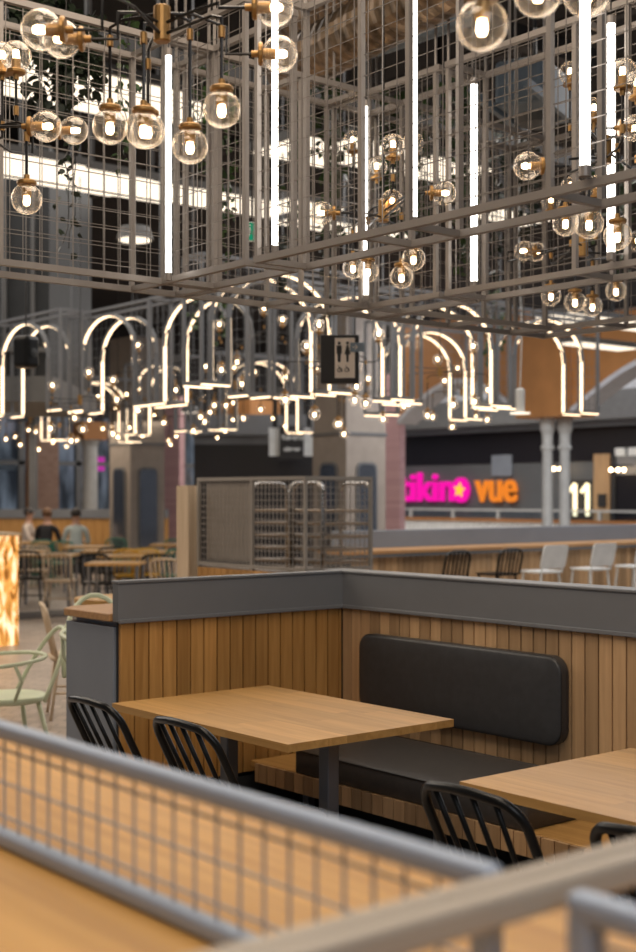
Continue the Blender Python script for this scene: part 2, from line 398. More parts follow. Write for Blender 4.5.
# ------------------------------------------------------------------ black spindle chairs
def spindle_chair(name, label, mat, cat='chair', group=None, seat_z=.45, back=.37, lean=.50, seat_mat=None, n_sp=4, w=.185):
    t = empty(name, (0,0,0), 0, label, cat, group)
    # origin at the seat centre on the floor, faces +y
    s = MB(); poly = rounded_rect(.42, .40, .11, 6)
    loops = [(0.93, seat_z-.035), (1, seat_z-.022), (1, seat_z-.006), (.97, seat_z), (.6, seat_z-.006)]
    for k, z in loops: s.v += [(a*k, b*k, z) for a, b in poly]
    n = len(poly)
    for i in range(len(loops)-1):
        for k in range(n): s.f.append((i*n+k, i*n+(k+1) % n, (i+1)*n+(k+1) % n, (i+1)*n+k))
    s.f.append(tuple(range(n))[::-1]); s.f.append(tuple((len(loops)-1)*n+k for k in range(n)))
    s.build('seat', seat_mat or mat, t, smooth=True)
    def bp(x, h):   # point on the leaning back plane, slightly dished
        return (x, -.175 - h*lean + .02*(abs(x)/w)**2, seat_z - .01 + h)
    r = .078; pts = [bp(-w, 0), bp(-w, back*.35), bp(-w, back-r)]
    for k in range(1, 8):
        a = R(180 - 90*k/8); pts.append(bp(-w + r + r*math.cos(a), back - r + r*math.sin(a)))
    pts += [bp(-w+r, back), bp(-.04, back+.008), bp(.04, back+.008), bp(w-r, back)]
    for k in range(1, 8):
        a = R(90 - 90*k/8); pts.append(bp(w - r + r*math.cos(a), back - r + r*math.sin(a)))
    pts += [bp(w, back-r), bp(w, back*.35), bp(w, 0)]
    b = MB().tube(pts, .0145, 8).build('back_bow', mat, t, smooth=True)
    for i in range(n_sp):
        x = -w + 2*w*(i+1)/(n_sp+1)
        MB().tube([bp(x*.9, 0), bp(x, back-.004 if abs(x) < w-r+.01 else back-.02)], .0085, 8).build('spindle', mat, t, smooth=True)
    for sx in (-1, 1):
        for sy in (-1, 1):
            MB().tube([(sx*.15, sy*.14, seat_z-.02), (sx*.20, sy*.20, 0)], [.013, .011], 8).build('leg', mat, t, smooth=True)
    z = seat_z*.42
    k = .15 + .05*(1-z/(seat_z))
    mb = MB().tube([(-k, -k+.0, z), (-k, k, z)], .009, 6).tube([(k, -k, z), (k, k, z)], .009, 6).tube([(-k, 0, z), (k, 0, z)], .009, 6)
    mb.build('stretcher', mat, t, smooth=True)
    return t
chairL = ['black spindle-back chair furthest left, in front of the grey bar cabinet',
          'black spindle-back chair at the front edge of the fully visible oak table, second from left',
          'black spindle-back chair before the seat cushion, at the left corner of the right-hand table',
          'black spindle-back chair at the lower right edge, mostly cut off by the frame']
proto = spindle_chair('spindle_chair', chairL[0], 'black')
allk = list(proto.children)

def place_copy(src, loc, rz, label=None, cat=None, group=None):
    r = src.copy(); C.objects.link(r); r.location = loc; r.rotation_euler = (0, 0, rz)
    if label: r['label'] = label
    if group: r['group'] = group
    elif 'group' in r.keys() and group == '': del r['group']
    for ch in src.children:
        c = ch.copy(); C.objects.link(c); c.parent = r
        for g in ch.children:
            d = g.copy(); C.objects.link(d); d.parent = c
    return r
CG = 'black spindle-back chairs along the booth tables'
proto.location = (2.88, 4.45, 0); proto.rotation_euler = (0, 0, R(-90)); proto['group'] = CG
for (y, l) in ((3.83, chairL[1]), (2.46, chairL[2]), (1.87, chairL[3])):
    place_copy(proto, (2.88, y, 0), R(-90), l, group=CG)

# ------------------------------------------------------------------ foreground counter and rails
fc = MB(); n = 7
for i in range(n):
    x0 = .42 + (1.39-.42)*i/n; fc.box(x0, x0 + (1.39-.42)/n, -.6, 3.4, 1.018, 1.05)
cb = empty('foreground_counter', (.9, 1.4, 0), 0, 'blurred oak-topped counter across the bottom left foreground under the wire mesh', 'counter')
under(fc.build('counter_top', 'top_near'), cb)
under(MB().box(.52, 1.30, -.5, 3.3, .08, 1.017).build('cabinet_body', 'grey'), cb)
under(MB().box(.58, 1.24, -.45, 3.25, 0, .08).build('plinth', 'dark'), cb)
def rail_bar(mb, a, b, w, h): return mb.bar(a, b, w, h)
ms = empty('mesh_screen', (.937, 1.9, 1.05), 0, 'low grey wire mesh screen with round-edged rails running across the foreground counter', 'screen')
under(MB().bar((.937, .868, 1.232), (.937, 3.3, 1.232), .026, .026).build('top_rail', 'rail', bevel=.008, seg=3), ms)
under(MB().bar((.937, .868, 1.064), (.937, 3.3, 1.064), .026, .026).build('bottom_rail', 'rail', bevel=.008, seg=3), ms)
w = MB(); y = .90
while y < 3.28: w.tube([(.937, y, 1.07), (.937, y, 1.225)], .0024, 6); y += .048
for z in (1.096, 1.148, 1.200): w.tube([(.9395, .87, z), (.9395, 3.28, z)], .0024, 6)
under(w.build('wire_mesh', 'wire'), ms)
for y in (.88, 3.287): under(MB().box(.925, .949, y-.012, y+.012, 1.0505, 1.225).build('post', 'rail', bevel=.004), ms)
mt = empty('mesh_screen', (.937, .4, 1.05), 0, 'grey wire mesh screen at the bottom right corner, nearer than the warm-lit rail', 'screen')
under(MB().bar((.937, .775, 1.232), (.937, -.1, 1.232), .026, .026).build('top_rail', 'rail', bevel=.008, seg=3), mt)
under(MB().bar((.937, .775, 1.064), (.937, -.1, 1.064), .026, .026).build('bottom_rail', 'rail', bevel=.008, seg=3), mt)
w = MB(); y = .74
while y > -.08: w.tube([(.937, y, 1.07), (.937, y, 1.225)], .0024, 6); y -= .048
for z in (1.096, 1.148, 1.200): w.tube([(.9395, .77, z), (.9395, -.08, z)], .0024, 6)
under(w.build('wire_mesh', 'wire'), mt)
under(MB().box(.925, .949, .75, .774, 1.0505, 1.225).build('post', 'rail', bevel=.004), mt)
mr_ = empty('cross_rail', (.937, .82, 1.05), 0, 'blurred warm-lit double rail crossing the lower right corner', 'rail')
under(MB().bar((.35, .808, 1.232), (3.0, .808, 1.232), .026, .030).build('rail', 'rail_warm', bevel=.007, seg=3), mr_)
under(MB().bar((.35, .838, 1.232), (3.0, .838, 1.232), .026, .030).build('rail', 'rail_warm', bevel=.007, seg=3), mr_)
for x in (.45, 1.34): under(MB().box(x-.02, x+.02, .80, .846, 1.0505, 1.216).build('post', 'rail_warm', bevel=.004), mr_)
under(MB().box(2.95, 2.99, .80, .846, 0, 1.216).build('post', 'rail_warm', bevel=.004), mr_)

# ------------------------------------------------------------------ hanging cages
ZB, ZT = 2.5, 3.52
def cage(label, axis, a0, a1, b0, b1, posts, mesh=.073, z0=ZB, z1=ZT, tube_r=.0, mats=('cage', 'cage_wire'), bw=.025, wires=(1, 1), group='suspended steel mesh cages', hang=True):
    """slab cage. axis 'y': length a along y, thickness b along x.  axis 'x': the other way round"""
    def q(a, b, z): return (b, a, z) if axis == 'y' else (a, b, z)
    c = empty('hanging_cage', q((a0+a1)/2, (b0+b1)/2, z0), 0, label, 'cage', group)
    for z, nm in ((z0, 'bottom_frame'), (z1, 'top_frame')):
        fr = MB()
        for b in (b0, b1): fr.bar(q(a0-bw/2, b, z), q(a1+bw/2, b, z), bw, bw)
        for a in posts: fr.bar(q(a, b0, z), q(a, b1, z), bw*.9, bw*.9)
        under(fr.build(nm, mats[0]), c)
    for a in posts:
        for b in (b0, b1): under(MB().bar(q(a, b, z0+bw/2), q(a, b, z1-bw/2), bw*.76, bw*.76).build('post', mats[0]), c)
    for i, b in enumerate((b0, b1)):
        if not wires[i]: continue
        w = MB(); a = a0 + mesh*.5; r = .0019
        while a < a1: w.tube([q(a, b, z0), q(a, b, z1)], r, 4, cap=False); a += mesh
        z = z0 + mesh*.6
        while z < z1: w.tube([q(a0, b+.004, z), q(a1, b+.004, z)], r, 4, cap=False); z += mesh
        under(w.build('wire_panel', mats[1]), c)
    if hang:
        for a in (posts[0], posts[-1]):
            for b in (b0, b1): under(MB().tube([q(a, b, z1), q(a, b, 6.2)], .007, 6).build('hanger', mats[0]), c)
    return c
T1, T2, T3 = 3.04, 4.20, 5.52
WA, WB = 4.72, 4.98
cage('steel mesh cage along the far left of the upper canopy, running to the left edge', 'x', .9, T1+.24, WA, WB, [.9, 1.6, 2.3, T1+.01, T1+.24])
cage('short mesh cage segment next to the left corner, joining the long left run', 'y', 4.13, 4.70, T1, T1+.24, [4.13, 4.68], wires=(1, 0))
cage('long mesh cage coming from the centre toward the upper right corner, nearest to the camera', 'y', 1.7, 4.05, T1, T1+.24, [4.05, 3.45, 3.21, 2.6, 2.0], wires=(1, 0))
cage('mesh cage run closing the first bay, behind the middle globe lamps', 'x', T1+.27, T2-.02, WA, WB, [T1+.29, T1+.75, T2-.04])
cage('short mesh cage segment at the corner of the second row', 'y', 4.24, 4.98, T2, T2+.24, [4.26, 4.74, 4.97], wires=(1, 0))
cage('second long mesh cage parallel to the nearest one, ending right of centre', 'y', 2.2, 4.18, T2, T2+.24, [4.18, 3.46, 3.2, 2.6], wires=(1, 0))
cage('mesh cage run closing the second bay at the right, behind the low globe lamps', 'x', T2+.27, T3-.02, WA, WB, [T2+.29, T2+.8, T3-.04])
cage('third mesh cage at the right edge of the upper canopy', 'y', 3.2, 4.98, T3, T3+.24, [4.97, 4.4, 3.8, 3.2], wires=(1, 0))

# vertical light tubes at the cage corners
def tube_light(x, y, z0, z1, label, r=.0155):
    t = empty('tube_light', (x, y, z0), 0, label, 'lamp', 'upright light tubes in the hanging cages')
    MB().lathe([(r, .03), (r, z1-z0-.03)], (0, 0, 0), 12).build('tube', 'tube', t, smooth=False)
    MB().lathe([(r*1.15, 0), (r*1.15, .03)], (0, 0, 0), 12).build('end_cap', 'cage', t)
    MB().lathe([(r*1.15, z1-z0-.03), (r*1.15, z1-z0)], (0, 0, 0), 12).build('end_cap', 'cage', t)
    MB().tube([(0, 0, z1-z0), (0, 0, 6.2-z0)], .003, 5).build('hanger', 'rod', t)
    return t
def tube_px(x, y1, d, label, z0=ZB+.015, ln=.95, r=.0155):
    p = P(x, 300, d); return tube_light(p.x, p.y, z0, z0+ln, label, r)
tube_px(168.5, 280, 5.42, 'thin white light tube at the left corner of the mesh canopy', z0=2.48, r=.0125)
tube_px(275, 252, 5.02, 'white light tube left of centre, reaching up behind the side-facing globe lamps', ln=1.0, r=.0125)
tube_px(414, 222, 4.50, 'narrow white light tube half hidden by a grey post right of centre', r=.012)
tube_px(474, 287, 5.85, 'white light tube hanging between the second cage and the centre right globes', ln=.93)
tube_px(585, 182, 3.80, 'widest and nearest white light tube at the upper right', ln=1.1)
tube_px(611, 264, 5.15, 'white light tube beside the right edge, partly behind globe lamps')
tube_px(366, 316, 6.25, 'white light tube in the deepest bay left of the narrow tube', r=.012)

# ------------------------------------------------------------------ globe chandeliers
def sphere_prof(r, n=10):
    return [(max(r*math.sin(math.pi*i/n), .0005), -r*math.cos(math.pi*i/n)) for i in range(n+1)]
def lamp_meshes():
    g = MB().lathe(sphere_prof(.05, 14), (0, 0, 0), 24).build('globe', 'glass', smooth=True)
    b = MB().lathe([(.002, -.022), (.008, -.020), (.0115, -.011), (.0105, .002), (.008, .012)], (0, 0, 0), 12).build('bulb', 'bulb', smooth=True)
    h = MB().lathe([(.0135, .010), (.0155, .012), (.0155, .045), (.030, .046), (.032, .049), (.032, .056), (.029, .059), (.010, .060), (.009, .078)], (0, 0, 0), 16).build('lamp_holder', 'brass')
    return g, b, h
g0, b0, h0 = lamp_meshes()
LAMP = [o.data for o in (g0, b0, h0)]
for o in (g0, b0, h0): bpy.data.objects.remove(o)
DIRS = {'D': Vector((0, 0, -1)), 'U': Vector((0, 0, 1)), 'L': (P(0, HZ, 1) - P(318, HZ, 1)).normalized(), 'R': (P(636, HZ, 1) - P(318, HZ, 1)).normalized(),
        'C': -(P(318, HZ, 1) - P(318, HZ, 0)).normalized()}
def chandelier(label, hub, globes, group='globe chandeliers near the camera', hubr=.024, rodr=.0048, scale=1.0, name='globe_chandelier'):
    """globes: list of (world centre, direction the globe points away from its holder)"""
    t = empty(name, hub, 0, label, 'chandelier', group)
    MB().lathe([(hubr*.8, -.05), (hubr, -.047), (hubr, .047), (hubr*.8, .05)], (0, 0, 0), 16).build('hub', 'brass', t)
    MB().tube([(0, 0, .05), (0, 0, 6.2-hub.z)], rodr, 6).build('drop_rod', 'rod', t)
    for i, (c, dr) in enumerate(globes):
        dv = DIRS[dr]; c = c - hub
        q = dv.to_track_quat('-Z', 'Y')
        h = bpy.data.objects.new('lamp_holder', LAMP[2]); C.objects.link(h); h.parent = t; h.location = c; h.rotation_mode = 'QUATERNION'; h.rotation_quaternion = q
        for nm, me in (('globe', LAMP[0]), ('bulb', LAMP[1])):
            o = bpy.data.objects.new(nm, me); C.objects.link(o); o.parent = h
        end = c - dv*.078
        zo = .03*((i % 3) - 1)
        if dr in 'DU':
            flat = Vector((end.x, end.y, 0)); L_ = flat.length
            e = flat*(1-.04/L_) if L_ > .08 else flat*.5
            k = .04 if dr == 'D' else -.04
            pts = [Vector((0, 0, zo)), Vector((e.x, e.y, zo)), Vector((flat.x*.995, flat.y*.995, zo - k*.35)), Vector((flat.x, flat.y, zo-k)), end]
            mid = Vector((flat.x, flat.y, zo - k*1.3))
            if abs(end.z - zo) < .05: mid = None
        else:
            n2 = end - dv*.07
            pts = [Vector((0, 0, zo)), Vector((n2.x*.5, n2.y*.5, zo)), Vector((n2.x, n2.y, zo + (n2.z-zo)*.3)), Vector((n2.x, n2.y, n2.z)) - dv*.0, end]
            mid = None
        MB().tube(pts, rodr, 6).build('arm', 'rod', t)
        if mid is not None:
            MB().lathe([(.0095, -.015), (.0095, .015)], mid, 10).build('knuckle', 'brass', t)
    return t
def G(x, y, px, dr): return (P(x, y, 132.2/px), dr)
chandelier('cluster of clear globe lamps around a brass hub at the upper left, nearest its kind', P(162, 24, 3.65),
    [G(41.5, 29.7, 41, 'L'), G(61.6, 39, 38, 'L'), G(110, 126.7, 35.5, 'D'), G(143.7, 130, 37.5, 'D'), G(148, 131, 34.5, 'D'), G(190, 146, 36, 'D'),
     G(221.7, 109, 38, 'D'), G(274.5, 7.5, 38, 'R'), G(279.5, 54, 36, 'R')])
chandelier('cluster of clear globe lamps at the left edge, one hanging lowest on its own', P(-12, 128, 4.35),
    [G(2, 57, 30, 'U'), G(16, 56, 30.5, 'U'), G(46, 126.4, 31, 'R'), G(74, 130.5, 28, 'R'), G(26.7, 199, 31, 'D')])
chandelier('cluster of large clear globe lamps cut by the top edge at the right', P(530, -120, 2.65),
    [G(482, 25, 51, 'D'), G(538, -8, 49, 'D'), G(587, -8, 48, 'D')])
chandelier('cluster of clear globe lamps before the right edge, between the two light tubes', P(605, 150, 4.75),
    [G(622.5, 73, 29, 'U'), G(637, 84, 26, 'U'), G(634, 128, 26, 'R'), G(565.5, 223, 26.5, 'D'), G(589, 224, 29.5, 'D'), G(617.5, 236, 28.5, 'D'), G(527.5, 166, 28, 'L')])
chandelier('low cluster of small clear globe lamps at the right under the mesh cages', P(583, 246, 6.25),
    [G(551, 296, 20, 'D'), G(575, 302, 21.5, 'D'), G(592.5, 306.5, 20, 'D'), G(616, 291, 21, 'D'), G(524.5, 251, 20, 'L'), G(536, 252, 19, 'R'),
     G(571, 187, 21, 'U'), G(596, 186, 21, 'U'), G(551, 201, 19, 'U'), G(637, 241, 20, 'R')])
chandelier('small globe cluster partly behind the widest light tube', P(584, 140, 6.0), [G(570, 73, 22.5, 'U'), G(594, 109, 22, 'U'), G(628, 130, 21, 'R')])
chandelier('cluster of small clear globe lamps at the centre, lowest four under the frame', P(383.6, 211, 5.9),
    [G(322, 213, 23, 'L'), G(353, 141, 20, 'U'), G(393, 145.6, 23.5, 'U'), G(413, 143, 21, 'U'), G(377, 167.5, 21, 'U'), G(392, 201, 22.5, 'C'), G(444, 193, 24, 'R'),
     G(353, 268, 21.5, 'D'), G(368, 271.5, 22, 'D'), G(401.5, 277, 23.5, 'D'), G(413.5, 259, 24, 'D')])

# far clusters
far_off = [(.35, .1, -.28, 'D'), (-.3, .2, -.30, 'D'), (.1, -.32, -.34, 'D'), (-.12, .05, -.42, 'D'), (.3, -.25, .22, 'U'), (-.28, -.2, .25, 'U'), (.0, .3, .15, 'U'), (.5, .25, -.15, 'D')]
fp = P(330, 362, 10.6)
far0 = chandelier('small distant cluster of glowing globe lamps among the lit arches', fp, [(fp+Vector(o[:3]), o[3]) for o in far_off], group='distant globe clusters among the arches')
FG = 'distant globe clusters among the arches'
k = 0
for (x, y, d) in ((150, 372, 14.5), (80, 400, 13.6), (118, 408, 19), (165, 418, 21), (30, 420, 19), (235, 385, 17), (215, 412, 22), (350, 392, 13.5), (440, 372, 13), (462, 392, 16),
                  (250, 340, 12.5), (300, 408, 22), (145, 400, 25), (60, 425, 26), (8, 412, 23), (190, 395, 16)):
    p = P(x, y, d)
    place_copy(far0, p, R(40*k), 'small distant cluster of glowing globe lamps among the lit arches', group=FG); k += 1
    # shorten the rod of this copy is not needed: ceiling height is reached by the longest one
for o in C.objects:
    if o.name.startswith('drop_rod') and o.parent is not None and o.parent.get('group') == FG:
        o.scale.z = max(.1, (6.2 - o.parent.location.z) / (6.2 - fp.z))

# ------------------------------------------------------------------ lit arch cages
def arch_parts(rx=.54, rz=.42, foot=.26, zb=0, h=1.02, th=.25, mats=('arch_grey', 'arch_grey')):
    """local: length along x, thickness along y, z from 0"""
    out = []
    Wd = rx + foot; spring = h - .07 - rz
    fr = MB(); tf = MB(); bw = .028
    for y in (-th/2, th/2):
        tf.bar((-Wd, y, h), (Wd, y, h), bw, bw)
        for sx in (-1, 1): fr.bar((sx*rx, y, 0), (sx*Wd, y, 0), bw, bw)
        pts = [(-rx, 0)] + [(-rx*math.cos(R(a)), spring + rz*math.sin(R(a))) for a in range(0, 181, 12)] + [(rx, 0)]
        for (xa, za), (xb, zb_) in zip(pts, pts[1:]): fr.bar((xa, y, za), (xb, y, zb_), .05, .02) if abs(xb-xa) > 1e-6 else fr.box(xa-.01, xa+.01, y-.025, y+.025, min(za, zb_), max(za, zb_))
    for sx in (-1, 1):
        for x in (rx, Wd): fr.bar((sx*x, -th/2, 0), (sx*x, th/2, 0), bw, bw)
        tf.bar((sx*Wd, -th/2, h), (sx*Wd, th/2, h), bw, bw)
    out.append(('bottom_frame', fr, 'arch_grey')); out.append(('top_frame', tf, 'arch_grey'))
    for y in (-th/2, th/2):
        for sx in (-1, 1): out.append(('post', MB().bar((sx*Wd, y, 0), (sx*Wd, y, h), bw, bw), 'arch_grey'))
        led = MB(); e = .014
        pts = [(-rx+e, .0)] + [(-(rx-e)*math.cos(R(a)), spring + (rz-e)*math.sin(R(a))) for a in range(0, 181, 9)] + [(rx-e, .0)]
        for (xa, za), (xb, zb_) in zip(pts, pts[1:]): led.bar((xa, y, za), (xb, y, zb_), .028, .012) if abs(xb-xa) > 1e-6 else led.box(xa-.006, xa+.006, y-.014, y+.014, min(za, zb_), max(za, zb_))
        for sx in (-1, 1): led.bar((sx*(rx-.01), y, -.02), (sx*Wd, y, -.02), .026, .012)
        out.append(('led_strip', led, 'led'))
        w = MB(); x = -Wd + .05
        while x < Wd:
            if abs(x) < rx: zl = spring + rz*math.sqrt(max(0, 1-(x/rx)**2))
            else: zl = 0
            w.tube([(x, y, zl), (x, y, h)], .002, 4, cap=False); x += .1
        z = .08
        while z < h:
            if z < spring: xl = rx
            elif z < spring + rz: xl = rx*math.sqrt(max(0, 1-((z-spring)/rz)**2))
            else: xl = 0
            for sx in (-1, 1): w.tube([(sx*xl, y, z), (sx*Wd, y, z)], .002, 4, cap=False)
            z += .1
        out.append(('wire_panel', w, 'arch_grey'))
    for sx in (-1, 1): out.append(('hanger', MB().tube([(sx*Wd, 0, h), (sx*Wd, 0, 3.7)], .007, 5), 'arch_grey'))
    return out
AG = 'suspended arch frames edged with light strips'
arch0 = empty('lit_arch', (0, 0, 0), 0, 'distant hanging arch frame outlined by warm light strips', 'arch frame', AG)
for nm, mb, mt_ in arch_parts(): mb.build(nm, mt_, arch0)
# (px of arch centre, base row, plane axis, label)
arches = [
 (118, 408, 'y', 'hanging arch with warm light strips, leftmost large arch above the tables'),
 (207, 399, 'y', 'hanging arch with warm light strips, tallest one left of the toilet sign'),
 (35, 412, 'y', 'hanging arch with light strips cut by the left edge near the black speaker'),
 (540, 410, 'x', 'rightmost hanging arch with light strips in front of the orange wall'),
 (444, 402, 'x', 'hanging arch with light strips just left of the rightmost arch'),
 (350, 399, 'x', 'hanging arch with light strips right behind the toilet sign'),
 (272, 388, 'x', 'hanging arch with light strips left of the toilet sign'),
]
first = True
for (x, yb, ax, lab) in arches:
    p = PZ(x, 2.5, yb)
    rz = R(90) if ax == 'y' else 0
    if first:
        arch0.location = (p.x, p.y, 2.5); arch0.rotation_euler = (0, 0, rz); arch0['label'] = lab; first = False
    else: place_copy(arch0, (p.x, p.y, 2.5), rz, lab, group=AG)
AG2 = 'smaller distant light arches in the depth of the hall'
for (x, yb, ax) in ((425, 416, 'x'), (95, 440, 'x'), (162, 432, 'y'), (15, 438, 'x'), (262, 430, 'x')):
    p = PZ(x, 2.5, yb)
    a = place_copy(arch0, (p.x, p.y, 2.5), R(90) if ax == 'y' else 0, 'small distant hanging arch outlined by light strips, deep in the hall', group=AG2)

# ------------------------------------------------------------------ ceiling light panels
def ceil_light(x, y, z, lx, ly, label):
    p = PZ(x, z, y)
    ly *= .8
    t = empty('ceiling_light', (p.x, p.y, z), 0, label, 'ceiling light', 'rectangular ceiling lights')
    MB().box(-lx/2, lx/2, -ly/2, ly/2, -.03, -.01).build('diffuser', 'panel_light', t)
    MB().box(-lx/2-.05, lx/2+.05, -ly/2-.05, ly/2+.05, -.01, .06).build('tray', 'light_tray', t)
    MB().box(-.02, .02, -.02, .02, .08, 6.2-z).build('hanger', 'rod', t)
CLL = 'rectangular warm ceiling light '
for i, (x, y, z, lx, ly, l) in enumerate((
    (22, 166, 4.9, .95, 1.1, 'at the left edge'), (92, 180, 4.9, .95, 1.1, 'below the ivy'), (152, 190, 4.9, .75, 1.0, 'beside the left light tube'),
    (88, 90, 4.7, 1.2, 1.1, 'behind the hanging ivy'), (36, 76, 4.7, .9, .9, 'behind the ivy at the upper left'), (160, 105, 4.7, .9, .7, 'behind the lowest globes of the upper left cluster'),
    (208, 198, 4.9, .7, .9, 'right of the left light tube'), (258, 207, 4.9, .7, .9, 'left of the second light tube'),
    (312, 150, 4.7, .8, .9, 'left of the centre globe cluster'), (362, 152, 4.7, .8, .9, 'behind the centre globe cluster'), (438, 168, 4.7, .8, .8, 'right of the centre globe cluster'),
    (345, 228, 4.9, 1.8, .6, 'low behind the centre cage'), (303, 206, 4.9, .8, .6, 'left of centre by the cage posts'), (612, 322, 3.9, 2.4, .7, 'far away at the right edge'), (598, 345, 3.7, 1.3, .4, 'far away under another at the right edge'),
    (505, 215, 4.6, 1.0, .5, 'behind the right cage row'))):
    ceil_light(x, y, z, lx, ly, CLL + l)
dl = [(135, 239, 'small round downlight between the left cage wires'), (190, 412, 'small round downlight low among the distant arches'), (282, 395, 'small round downlight under the arch left of the toilet sign')]
for (x, y, l) in dl:
    p = PZ(x, 4.2, y) if y < 300 else PZ(x, 3.3, y)
    t = empty('downlight', p, 0, l, 'ceiling light')
    MB().lathe([(.16, -.02), (.16, -.005)], (0, 0, 0), 20).build('diffuser', 'panel_light', t)
    MB().lathe([(.19, -.005), (.15, .12)], (0, 0, 0), 20).build('housing', 'cage_grey', t)
    MB().tube([(0, 0, .12), (0, 0, 6.2-p.z)], .006, 5).build('cable', 'rod', t)

# ------------------------------------------------------------------ overhead beams and ducts
def beam(name, a, b, w, h, mat, label, cat='beam', group=None):
    o = MB().bar(a, b, w, h).build(name, mat); tag(o, label, cat, group); return o
for i, y in enumerate((2.2, 3.9, 5.6, 7.6, 10.0)):
    o = beam('ceiling_beam', (-6, y, 5.50), (22, y, 5.50), .12, .18, 'beam', 'dark steel ceiling beam crossing above the mesh cages', group='parallel steel ceiling beams')
for i, x in enumerate((1.5, 3.6, 6.2, 9.0)):
    o = beam('ceiling_beam', (x, -1, 5.68), (x, 22, 5.68), .10, .14, 'beam', 'dark steel ceiling beam running into the depth above the cages', group='lengthwise steel ceiling beams')
def duct(pts, r, mat, label, name='air_duct'):
    mb = MB(); P0, P1 = Vector(pts[0]), Vector(pts[-1]); n = 40; L_ = []
    rr = []
    for i in range(n+1):
        L_.append(P0.lerp(P1, i/n)); rr.append(r*(1 + (.035 if i % 2 else 0)))
    o = mb.tube(L_, rr, 16).build(name, mat, smooth=False); tag(o, label, 'duct'); return o
duct([P(288, 70, 7.2), P(470, -30, 5.6)], .14, 'foil', 'crinkled foil air duct lit orange above the centre cage')
duct([P(296, 20, 9.2), P(420, -55, 7.2)], .16, 'foil', 'foil air duct at the top edge, left of the larger one')
duct([P(330, 66, 7.6), P(480, 15, 6.2)], .035, 'blue_grey', 'thin grey-blue pipe running under the foil duct', 'pipe')
ac = empty('ventilation_unit', P(535, 92, 8.5), R(20), 'grey-blue ventilation unit hanging behind the right mesh', 'ventilation unit')
MB().box(-.30, .30, -.16, .16, -.15, .14).build('housing', 'blue_grey', ac, bevel=.03)
MB().lathe([(.12, -.05), (.16, 0), (.16, .03)], (.05, 0, -.15), 20).build('fan_ring', 'duct', ac)
for yy in (-.18, .18): MB().bar((-.62, yy, -.13), (.34, yy, -.16), .035, .05).build('support_rail', 'blue_grey', ac)
MB().tube([(0, 0, .14), (0, 0, 6.2-ac.location.z)], .012, 6).build('hanger', 'rod', ac)

# ------------------------------------------------------------------ hanging ivy
def ivy(x, y0, y1, d, wpx, n, mat, label, size=.042, depth=.18):
    top = P(x, y0, d); bot = P(x, y1, d)
    t = empty('hanging_ivy', top, 0, label, 'plant', None)
    st = MB(); lf = MB(); H = top.z - bot.z; w = wpx/F*d/2
    right = DIRS['R']; fwd = -DIRS['C']
    ns = max(2, int(n/60)); strands = []
    for i in range(ns):
        a = right*random.uniform(-w, w) + fwd*random.uniform(-depth, depth); ln = H*random.uniform(.5, 1)
        pts = [a*(.6+.4*min(1, j/3)) + right*random.uniform(-.02, .02) + Vector((0, 0, -ln*j/8)) for j in range(9)]
        st.tube(pts, .0025, 4); strands.append(pts)
    st.tube([(0, 0, 0), (0, 0, 6.2-top.z)], .003, 4)
    for i in range(n):
        pts = random.choice(strands); u = random.random()*7.99; j = int(u); c = pts[j].lerp(pts[j+1], u-j)
        c = c + Vector([random.gauss(0, .028) for _ in range(3)])
        s = size*random.uniform(.6, 1.25)
        m3 = Matrix.Rotation(random.uniform(0, 6.28), 3, 'Z') @ Matrix.Rotation(random.uniform(-1.1, 1.1), 3, 'X') @ Matrix.Rotation(random.uniform(-.9, .9), 3, 'Y')
        shp = [(0, 0, 0), (.45, .15, .05), (.55, .6, .02), (.2, 1.0, 0), (0, 1.45, -.12), (-.2, 1.0, 0), (-.55, .6, .02), (-.45, .15, .05)]
        b = len(lf.v)
        for p in shp: lf.v.append(tuple(c + m3 @ (Vector((p[0], p[2], -p[1]))*s)))
        lf.f.append(tuple(b+q for q in range(8)))
    st.build('stem', 'rod', t); lf.build('foliage', mat, t)
    return t
ivy(45, -10, 118, 6.0, 78, 480, 'dark_leaf', 'dense dark ivy trailing behind the mesh at the upper left')
ivy(90, 20, 128, 6.05, 52, 260, 'dark_leaf', 'dark ivy hanging right of the densest ivy, behind the mesh')
ivy(128, 10, 185, 5.95, 14, 90, 'green_leaf', 'thin strand of green ivy left of the first light tube', size=.025)
ivy(66, 105, 275, 5.85, 12, 60, 'dark_leaf', 'single thin ivy strand hanging low at the left', size=.03)
ivy(210, 40, 270, 6.5, 50, 260, 'green_leaf', 'loose green foliage behind the cages right of the first light tube', size=.03)
ivy(385, 90, 270, 7.5, 45, 220, 'green_leaf', 'green foliage hanging behind the centre globe cluster')
ivy(318, 60, 290, 8.0, 50, 320, 'green_leaf', 'green foliage hanging left of the centre globe cluster')
ivy(445, 80, 290, 8.0, 60, 320, 'green_leaf', 'green foliage hanging right of the centre globe cluster')
ivy(510, 120, 300, 9.0, 50, 200, 'dark_leaf', 'dark foliage hanging behind the right cage row')
ivy(600, 160, 290, 9.0, 60, 200, 'green_leaf', 'green foliage hanging behind the right globe clusters')
ivy(300, 235, 330, 9.5, 60, 120, 'dark_leaf', 'dark low foliage just above the toilet sign')
ivy(495, 290, 385, 14.5, 60, 160, 'green_leaf', 'green foliage on the mesh between the right light arches', size=.05)
ivy(212, 295, 350, 11.5, 30, 60, 'green_leaf', 'small green plant at the top of the tallest lit arch', size=.035)

